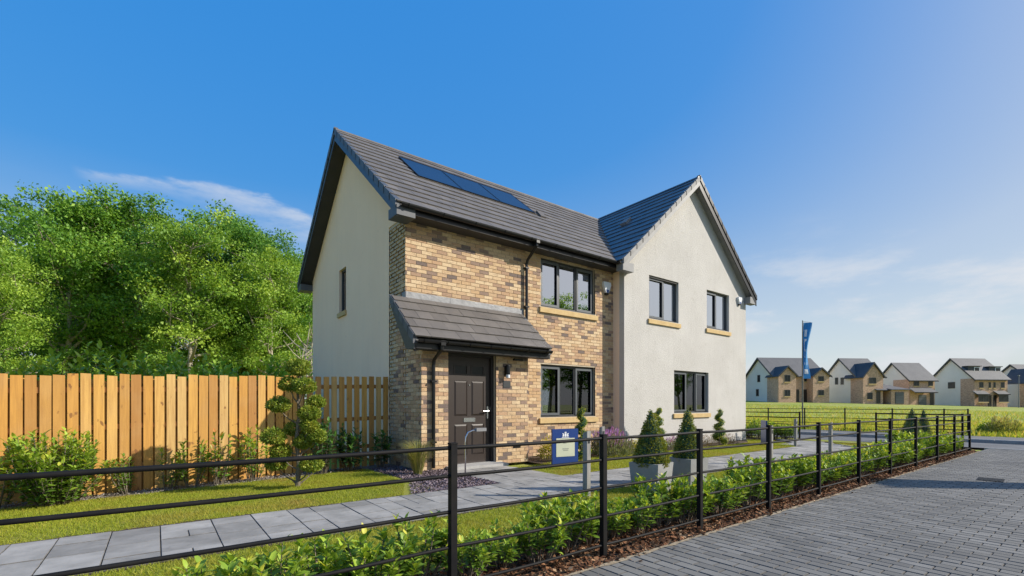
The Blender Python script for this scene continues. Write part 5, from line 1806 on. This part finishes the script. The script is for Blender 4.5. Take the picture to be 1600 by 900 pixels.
def sign(label, loc, rz, w, h, z0):
    o = thing('sign_board', label, 'sign', loc, rz, 'blue show home signs')
    b = w / 2
    MB().box(-b, b, -0.02, 0.02, z0, z0 + h).build('board', 'sign_blue', o, local=True)
    pn = MB().box(-b + 0.085, b - 0.085, -0.025, -0.021, z0 + 0.14, z0 + 0.50).build('panel', 'sign_cream', o, local=True)
    for (xa, xb, za) in [(-0.05, 0.02, 0.395), (-0.07, 0.075, 0.285), (-0.05, 0.06, 0.255)]:
        new_obj('faint_text_line', MB().box(xa, xb, -0.0275, -0.0255, z0 + za, z0 + za + 0.018).mesh('faint_text_line', 'sign_ink'), pn, WM[o].copy())
    cr_ = MB()
    zc = z0 + 0.565
    cr_.prism([(-0.022, -0.024, zc - 0.02), (0.0, -0.024, zc - 0.045), (0.022, -0.024, zc - 0.02), (0.022, -0.024, zc + 0.03), (-0.022, -0.024, zc + 0.03)], (0, 0.003, 0))
    for s in (-1, 1):
        cr_.prism([(s * 0.03, -0.024, zc - 0.035), (s * 0.075, -0.024, zc - 0.03), (s * 0.06, -0.024, zc + 0.005), (s * 0.078, -0.024, zc + 0.032), (s * 0.045, -0.024, zc + 0.028), (s * 0.032, -0.024, zc + 0.0)][::s], (0, 0.003, 0))
    cr_.prism([(-0.018, -0.024, zc + 0.036), (0.018, -0.024, zc + 0.036), (0.026, -0.024, zc + 0.06), (0.008, -0.024, zc + 0.05), (0, -0.024, zc + 0.066), (-0.008, -0.024, zc + 0.05), (-0.026, -0.024, zc + 0.06)], (0, 0.003, 0))
    cr_.prism([(-0.09, -0.024, zc - 0.055), (0.09, -0.024, zc - 0.055), (0.08, -0.024, zc - 0.045), (-0.08, -0.024, zc - 0.045)], (0, 0.003, 0))
    cr_.build('crest', 'white_print', o, local=True)
    for s in (-1, 1):
        MB().box(s * (b - 0.14) - 0.015, s * (b - 0.14) + 0.015, -0.015, 0.015, -0.05, z0).build('leg', 'iron', o, local=True)
    return o


sign('blue sign board with crest and cream panel on the lawn by the brick house', (2.62, -1.62, 0), R(-10), 0.60, 0.68, 0.04)
sign('blue sign board seen edge-on near the far corner of the rendered house', (10.7, -1.7, 0), R(39), 0.55, 0.68, 0.04)


def banner(label, loc, H, w, h, rz, r=0.035):
    o = thing('banner_flag', label, 'flag', loc, rz, 'tall blue banner flags')
    MB().tube([(0, 0, -0.2), (0, 0, H * 0.5), (0, 0, H)], [r, r * 0.85, r * 0.6], 10).build('pole', 'pole', o, local=True)
    MB().tube([(0, 0, H - 0.05), (w, 0, H - 0.09)], 0.008, 6).build('arm', 'pole', o, local=True)
    nx, nz = 8, 24
    vs = []
    for j in range(nz + 1):
        f = j / nz
        ww = w * (1.0 - 0.42 * math.sin(math.pi * f) ** 1.3)
        for i in range(nx + 1):
            q = i / nx
            vs.append((0.04 + ww * q - 0.05 * f, 0.07 * math.sin(q * 5 + f * 4) * math.sin(math.pi * min(1, f + 0.12)), H - 0.1 - h * f))
    n = len(vs)
    vs += [(a, b + 0.004, c_) for a, b, c_ in vs]
    fs = []
    for j in range(nz):
        for i in range(nx):
            a = j * (nx + 1) + i
            fs.append((a, a + nx + 1, a + nx + 2, a + 1))
            fs.append((n + a, n + a + 1, n + a + nx + 2, n + a + nx + 1))
    cloth = MB().add(vs, fs).build('banner_cloth', 'banner_blue', o, smooth=True, local=True)
    pr = MB()

    def pt(q, f):
        i, j = int(q * nx), int(f * nz)
        a = vs[j * (nx + 1) + i]
        return a[0], a[1] - 0.006, a[2]
    for q0, q1, f0, f1 in [(0.25, 0.62, 0.13, 0.25), (0.37, 0.62, 0.33, 0.5), (0.37, 0.62, 0.54, 0.66), (0.37, 0.75, 0.72, 0.78), (0.37, 0.75, 0.84, 0.92)]:
        A, B, C_, D_ = pt(q0, f0), pt(q1, f0), pt(q1, f1), pt(q0, f1)
        pr.add([A, B, C_, D_], [(0, 3, 2, 1)])
    pr.build('banner_print', 'white_print', cloth, local=False).matrix_basis = WM[o].copy()
    return o


banner('tall blue banner flag on a pole at the field edge before the far houses', at(1254, 22.0), 5.05, 0.40, 2.62, R(-YAW))
banner('tall blue banner flag beside the paving, casting a long shadow across it', (11.6, -12.3, 0), 5.4, 0.85, 3.4, R(49), 0.05)

# bent metal stake light by the doorstep, street lamp far off
sl = thing('stake_light', 'bent slim grey metal stake light in front of the dark door', 'garden light', (-0.02, -2.2, 0))
MB().tube([(0, 0, -0.05), (0, 0, 0.62), (0.01, 0, 0.70), (0.05, -0.0, 0.77), (0.12, -0.02, 0.80), (0.26, -0.04, 0.80)], 0.011, 8).build('stem', 'steel', sl, smooth=True, local=True)
MB().box(0.16, 0.34, -0.075, -0.005, 0.785, 0.835).build('lamp_head', 'fascia_grey', sl, local=True)
vs_ = thing('flower_vase', 'small pale green vase standing inside the upstairs window of the brick house', 'vase', (4.18, 0.28, 3.52))
MB().lathe([(0.05, 0), (0.075, 0.05), (0.06, 0.16), (0.075, 0.24), (0.07, 0.24)], n=14).build('body', 'ceramic', vs_, smooth=True, local=True)
vs2 = thing('flower_vase', 'vase of pink flowers inside the upstairs window of the rendered house', 'vase', (7.14, GY + 0.3, 3.6))
MB().lathe([(0.04, 0), (0.06, 0.05), (0.045, 0.18)], n=12).build('body', 'white_plastic', vs2, smooth=True, local=True)
rg2 = np.random.default_rng(4)
dd = rand_dirs(160, rg2, 0.4)
part('flowers', leaf_mesh('flowers', 'heather_leaf', dd * 0.10 + np.array([[0, 0, 0.30]]), dd, rand_dirs(160, rg2), 0.06, 0.05, rg2.uniform(0, 1, 160)), vs2)

# ------------------------------------------------------------------ far houses (their fronts face the viewer squarely)
def far(u, v, Y):
    return (u - 800) / 735.0 * Y, 1.2 + (632 - v) / 735.0 * Y


def far_house(label, u0, u1, Y0, D, base_v, eave_v, ridge_v, ridge_u1=None, brick_front=True, gables=(), wins=(), doors=(), garages=(), side_wins=(), canopies=(), dormers=(), return_u=None, side_mat='render_far'):
    X0, X1 = far(u0, 0, Y0)[0], far(u1, 0, Y0)[0]
    zb, ze = far(0, base_v, Y0)[1], far(0, eave_v, Y0)[1]
    zr = 1.2 + (632 - ridge_v) / 735.0 * (Y0 + D / 2)
    lx, ly, _ = c2w(X0, Y0)
    o = thing('distant_house', label, 'house', (lx, ly, zb), R(6 - YAW), 'houses across the field')
    Wd, he, hr_ = X1 - X0, ze - zb, zr - zb
    B = lambda mb, nm, mt, par=None: new_obj(nm, mb.mesh(nm, mt), par or o, WM[o].copy())
    wmat = 'brick_far' if brick_front else 'render'
    B(MB().box(0, Wd, 0.0, 0.2, -1.2, he), 'front_wall', wmat)
    mb = MB().prism([(0, 0.2, -1.2), (0, 0.2, he), (0, D / 2, hr_ - 0.15), (0, D, he), (0, D, -1.2)], (0.2, 0, 0))
    mb.prism([(Wd - 0.2, 0.2, -1.2), (Wd - 0.2, 0.2, he), (Wd - 0.2, D / 2, hr_ - 0.15), (Wd - 0.2, D, he), (Wd - 0.2, D, -1.2)], (0.2, 0, 0))
    mb.box(0.2, Wd - 0.2, D - 0.2, D, -1.2, he)
    B(mb, 'side_wall', side_mat)
    if return_u:
        B(MB().box(-0.03, 0.02, 0.0, return_u, -1.2, he - 0.02), 'side_return', 'brick_far')
    m_ = (hr_ - he) / (D / 2)
    ov = 0.35
    mb = MB()
    mb.prism([(-ov, -ov, he - ov * m_ + 0.12), (Wd + ov, -ov, he - ov * m_ + 0.12), (Wd + ov, D / 2, hr_ + 0.1), (-ov, D / 2, hr_ + 0.1)], (0, 0, -0.12))
    mb.prism([(-ov, D / 2, hr_ + 0.1), (Wd + ov, D / 2, hr_ + 0.1), (Wd + ov, D + ov, he - ov * m_ + 0.12), (-ov, D + ov, he - ov * m_ + 0.12)], (0, 0, -0.12))
    rf = B(mb, 'roof', 'tile_far')
    mb = MB()
    for s in (0, 1):
        pe = -ov if s == 0 else D + ov
        mb.prism([(-ov - 0.03, pe, he - ov * m_ - 0.20), (-ov - 0.03, pe, he - ov * m_ + 0.13), (-ov - 0.03, D / 2, hr_ + 0.12), (-ov - 0.03, D / 2, hr_ - 0.2)], (0.05, 0, 0))
    B(mb, 'bargeboard', 'anthracite', rf)
    B(MB().box(-ov + 0.03, Wd + ov, -ov - 0.1, -ov + 0.02, he - ov * m_ - 0.08, he - ov * m_ + 0.06), 'gutter', 'black_plastic', rf)

    def loc(u, v, y=0.0):
        X, z = far(u, v, Y0 + y)
        return X - X0, z - zb
    for (ga, gb, av, dep) in gables:                      # projecting front gables
        xa, xb = loc(ga, 0, -dep)[0], loc(gb, 0, -dep)[0]
        xm = (xa + xb) / 2
        zt = loc(0, av, -dep)[1]
        ge = he - 0.1
        B(MB().prism([(xa, -dep, -1.2), (xb, -dep, -1.2), (xb, -dep, ge), (xm, -dep, zt - 0.2), (xa, -dep, ge)], (0, dep, 0)), 'front_gable', 'brick_far')
        back = D / 2 * (zt - he) / (hr_ - he)
        mg = (zt - ge) / (xm - xa)
        o2 = 0.3
        mb = MB()
        mb.prism([(xa - o2, -dep - o2, ge - o2 * mg + 0.1), (xa - o2, back, ge - o2 * mg + 0.1), (xm, back, zt + 0.1), (xm, -dep - o2, zt + 0.1)][::-1], (0, 0, -0.12))
        mb.prism([(xb + o2, -dep - o2, ge - o2 * mg + 0.1), (xb + o2, back, ge - o2 * mg + 0.1), (xm, back, zt + 0.1), (xm, -dep - o2, zt + 0.1)], (0, 0, -0.12))
        gr = B(mb, 'gable_roof', 'tile_dark_far')
        mb = MB()
        for xe in (xa - o2, xb + o2):
            mb.prism([(xe, -dep - o2 - 0.02, ge - o2 * mg - 0.18), (xe, -dep - o2 - 0.02, ge - o2 * mg + 0.12), (xm, -dep - o2 - 0.02, zt + 0.12), (xm, -dep - o2 - 0.02, zt - 0.18)], (0, 0.04, 0))
        B(mb, 'bargeboard', 'anthracite', gr)
    for (ua, ub_, va_, vb_, y) in wins:
        (xa, zt), (xb, z0_) = loc(ua, va_, y), loc(ub_, vb_, y)
        w_ = B(ring(MB(), xa, xb, z0_, zt, y - 0.05, y - 0.01, 0.09).box((xa + xb) / 2 - 0.04, (xa + xb) / 2 + 0.04, y - 0.05, y - 0.01, z0_ + 0.09, zt - 0.09), 'window', 'anthracite')
        B(MB().box(xa + 0.08, xb - 0.08, y - 0.03, y - 0.011, z0_ + 0.08, zt - 0.08), 'pane', 'pane_far', w_)
        B(MB().box(xa - 0.08, xb + 0.08, y - 0.1, y - 0.01, z0_ - 0.18, z0_), 'sill', 'stone_sill', w_)
    for (ua, ub_, va_, vb_, y) in doors:
        (xa, zt), (xb, z0_) = loc(ua, va_, y), loc(ub_, vb_, y)
        d_ = B(MB().box(xa, xb, y - 0.06, y - 0.01, z0_, zt), 'door', 'door_paint')
        ring(MB(), xa - 0.08, xb + 0.08, z0_, zt + 0.08, y - 0.09, y - 0.061, 0.1)
        B(ring(MB(), xa - 0.07, xb + 0.07, z0_, zt + 0.07, y - 0.09, y - 0.061, 0.09), 'door_frame', 'anthracite', d_)
    for (ua, ub_, va_, vb_, y) in garages:
        (xa, zt), (xb, z0_) = loc(ua, va_, y), loc(ub_, vb_, y)
        d_ = B(MB().box(xa, xb, y - 0.06, y - 0.01, z0_, zt), 'garage_door', 'anthracite')
        for q in range(4):
            zq = z0_ + (zt - z0_) * q / 4
            B(MB().box(xa + 0.03, xb - 0.03, y - 0.075, y - 0.061, zq + 0.02, zq + (zt - z0_) / 4 - 0.02), 'garage_panel', 'grey_frame', d_)
    for (uy0, uy1, va_, vb_) in side_wins:                 # given as fractions of the depth
        ya, yb = D * uy0, D * uy1
        ym = Y0 + (ya + yb) / 2
        zt, z0_ = 1.2 + (632 - va_) / 735.0 * ym - zb, 1.2 + (632 - vb_) / 735.0 * ym - zb
        w_ = B(MB().box(-0.04, -0.005, ya, yb, z0_, zt), 'window', 'anthracite')
        B(MB().box(-0.05, -0.041, ya + 0.08, yb - 0.08, z0_ + 0.08, zt - 0.08), 'pane', 'pane_far', w_)
    for (ua, ub_, va_, vb_, dep) in canopies:
        xa, xb = loc(ua, 0, -dep)[0], loc(ub_, 0, -dep)[0]
        zt, z0_ = loc(0, va_, 0)[1], loc(0, vb_, -dep)[1]
        B(MB().prism([(xa, -dep - 0.1, z0_), (xb, -dep - 0.1, z0_), (xb, -0.001, zt), (xa, -0.001, zt)], (0, 0, -0.16)), 'canopy_roof', 'tile_far')
        B(MB().box(xa, xb, -dep - 0.2, -dep - 0.1, z0_ - 0.18, z0_ - 0.02), 'canopy_gutter', 'black_plastic')
    for (ua, ub_, va_, vb_, y) in dormers:
        (xa, zt), (xb, z0_) = loc(ua, va_, y), loc(ub_, vb_, y)
        d_ = B(MB().box(xa, xb, y, D / 2 - 0.2, z0_, zt), 'dormer', 'tile_dark_far')
        B(ring(MB(), xa + 0.5 * (xb - xa), xb - 0.1, z0_ + 0.1, zt - 0.1, y - 0.05, y - 0.005, 0.1), 'dormer_frame', 'white_plastic', d_)
        B(MB().box(xa + 0.5 * (xb - xa) + 0.1, xb - 0.2, y - 0.03, y - 0.006, z0_ + 0.2, zt - 0.2), 'pane', 'pane_far', d_)
        B(MB().box(xa - 0.15, xb + 0.15, y - 0.2, D / 2 - 0.3, zt, zt + 0.12), 'dormer_roof', 'roof_underlay', d_)
    return o


surf('render_far', (0.80, 0.74, 0.67), (0.74, 0.68, 0.61), 0.95, 0.5, 5)
surf('brick_far', (0.62, 0.41, 0.285), (0.42, 0.265, 0.185), 0.9, 3.2, 6, 0.4, 8, 0.02, contrast=(0.40, 0.62), stretch=(1, 1, 2.4))
surf('tile_far', (0.135, 0.132, 0.132), (0.11, 0.108, 0.11), 0.7, 0.8, 5, 0.5, 6, 0.05)
surf('tile_dark_far', (0.075, 0.08, 0.09), (0.06, 0.064, 0.072), 0.7, 0.8, 5, 0.4, 6, 0.05)
surf('pane_far', (0.016, 0.02, 0.022), (0.03, 0.036, 0.038), 0.2, 0.4, spec=0.3)

far_house('far double-fronted house with two brick front gables, behind the banner flag', 1208, 1296, 82.6, 8.0, 628.5, 586, 559.5,
          gables=[(1215, 1244.5, 572, 1.5), (1273, 1301, 574.5, 1.5)],
          wins=[(1225, 1234.5, 586, 596.5, -1.5), (1225, 1234.5, 609, 619, -1.5), (1282, 1291.5, 587.5, 595.5, -1.5), (1282, 1291.5, 609, 617.5, -1.5), (1260, 1266, 588, 596, 0)],
          doors=[(1247, 1250.5, 609, 628, 0), (1259, 1264.5, 609, 628, 0)], side_wins=[(0.45, 0.55, 586, 597), (0.5, 0.6, 608, 619)], return_u=1.6)
far_house('far house with one dark-roofed brick front gable and a lean-to garage', 1338, 1384, 83.0, 7.2, 630, 587, 560.5,
          gables=[(1347, 1381, 566.5, 1.6)],
          wins=[(1357, 1369, 590, 599.5, -1.6), (1354, 1363, 613.5, 624, -1.6)], doors=[(1370, 1375.5, 612, 630, -1.6)],
          side_wins=[(0.38, 0.48, 590, 601), (0.56, 0.66, 590, 601)], canopies=[(1369, 1407, 601, 609, 1.9)], return_u=1.2)
far_house('far house with a plain grey roof and canopy over its garage, no gable', 1421, 1465, 85.0, 6.6, 633.5, 592.5, 567.5,
          wins=[(1428, 1437.5, 594, 603, 0), (1453.5, 1461.5, 594, 603, 0)], doors=[(1457, 1462, 614.5, 633, 0)], garages=[(1436.5, 1450, 617, 633.5, 0)],
          canopies=[(1428, 1467, 605.5, 612.5, 1.2)], return_u=3.2)
far_house('far house with two roof dormers and two bay windows', 1523, 1581, 84.0, 8.0, 636, 591, 560.5,
          wins=[(1531, 1538, 597, 606, 0), (1547.5, 1551, 597, 606, 0), (1556, 1559.5, 597, 606, 0), (1569, 1575.5, 597, 606, 0), (1528, 1545, 616.5, 628, -0.6), (1564, 1581, 616.5, 628, -0.6)],
          doors=[(1547, 1551, 618, 636, 0), (1556, 1560, 618, 636, 0)], side_wins=[(0.42, 0.58, 597, 607)], dormers=[(1514, 1535, 572.5, 583.5, 1.4), (1551, 1572, 573, 583.5, 1.4)],
          canopies=[(1525, 1547, 610.5, 615.5, 0.7), (1562, 1583, 610.5, 615.5, 0.7)], return_u=2.4)
far_house('far house cut off at the right edge, behind the street lamp', 1620, 1700, 86.0, 8.0, 636, 596, 570, gables=[(1598, 1630, 576, 1.0)], wins=[(1600, 1606, 598, 607, -1.0), (1600, 1606, 617, 626, -1.0)], return_u=1.2)
far_house('far house mostly hidden behind the right wall of the rendered house', 1090, 1160, 92.0, 8.0, 628, 590, 566, wins=[(1140, 1150, 594, 602, 0)], doors=[(1125, 1129, 612, 627, 0)], return_u=1.2)
# garage wing of the second house
lx, ly, _ = c2w(*[(1378 - 800) / 735 * 83.0, 83.0])
gz = 1.2 + (632 - 631) / 735 * 83.0
gw = thing('distant_garage', 'low brick garage wing attached beside the gabled far house', 'garage', (lx, ly, gz), -R(YAW))
MB().box(0.2, 3.2, -1.8, 4.0, -1.2, 2.55).build('wall', 'brick_far', gw, local=True)
gd = MB().box(0.85, 2.35, -1.86, -1.81, 0.0, 2.0).build('garage_door', 'anthracite', gw, local=True)
for q in range(4):
    new_obj('garage_panel', MB().box(0.9, 2.3, -1.88, -1.861, q * 0.5 + 0.03, q * 0.5 + 0.47).mesh('garage_panel', 'grey_frame'), gd, WM[gw].copy())
MB().prism([(0.0, -2.1, 2.5), (3.45, -2.1, 2.5), (3.45, 4.0, 3.6), (0.0, 4.0, 3.6)], (0, 0, -0.12)).build('roof', 'tile_far', gw, local=True)
lamp = thing('street_lamp', 'slim grey street lamp before the far houses at the right edge', 'lamp post', at(1592, 80.0))
MB().tube([(0, 0, -0.3), (0, 0, 5.4)], [0.09, 0.05], 8).build('column', 'fascia_grey', lamp, local=True)
MB().box(-0.7, 0.1, -0.12, 0.12, 5.38, 5.5).build('lamp_head', 'fascia_grey', lamp, local=True)
# dark shrubs and flowering stems at the road edge
for i, (u, Y, r_, h_, mt, nm, lb) in enumerate([(1566, 17.2, 0.55, 0.62, 'sedge', 'wild_grass_clump', 'pale straw wild grass clump at the field edge by the kerb'),
                                               (1547, 17.9, 0.35, 0.40, 'laurel', 'weed_clump', 'green weed clump beside the straw grass at the field edge')]):
    low_plant(nm, lb, at(u, Y), r_, h_, 700, 0.16, mt, 70 + i, True, 'clumps at the field edge')

dc = thing('drain_cover', 'dark metal drain cover set in the block paving', 'drain cover', (6.75, -7.0, 0), R(4))
MB().box(-0.22, 0.22, -0.15, 0.15, 0.002, 0.0115).build('frame', 'iron', dc, local=True)
for q in range(5):
    MB().box(-0.20, 0.20, -0.13 + q * 0.055, -0.095 + q * 0.055, 0.012, 0.0155).build('grate_bar', 'iron', dc, local=True)
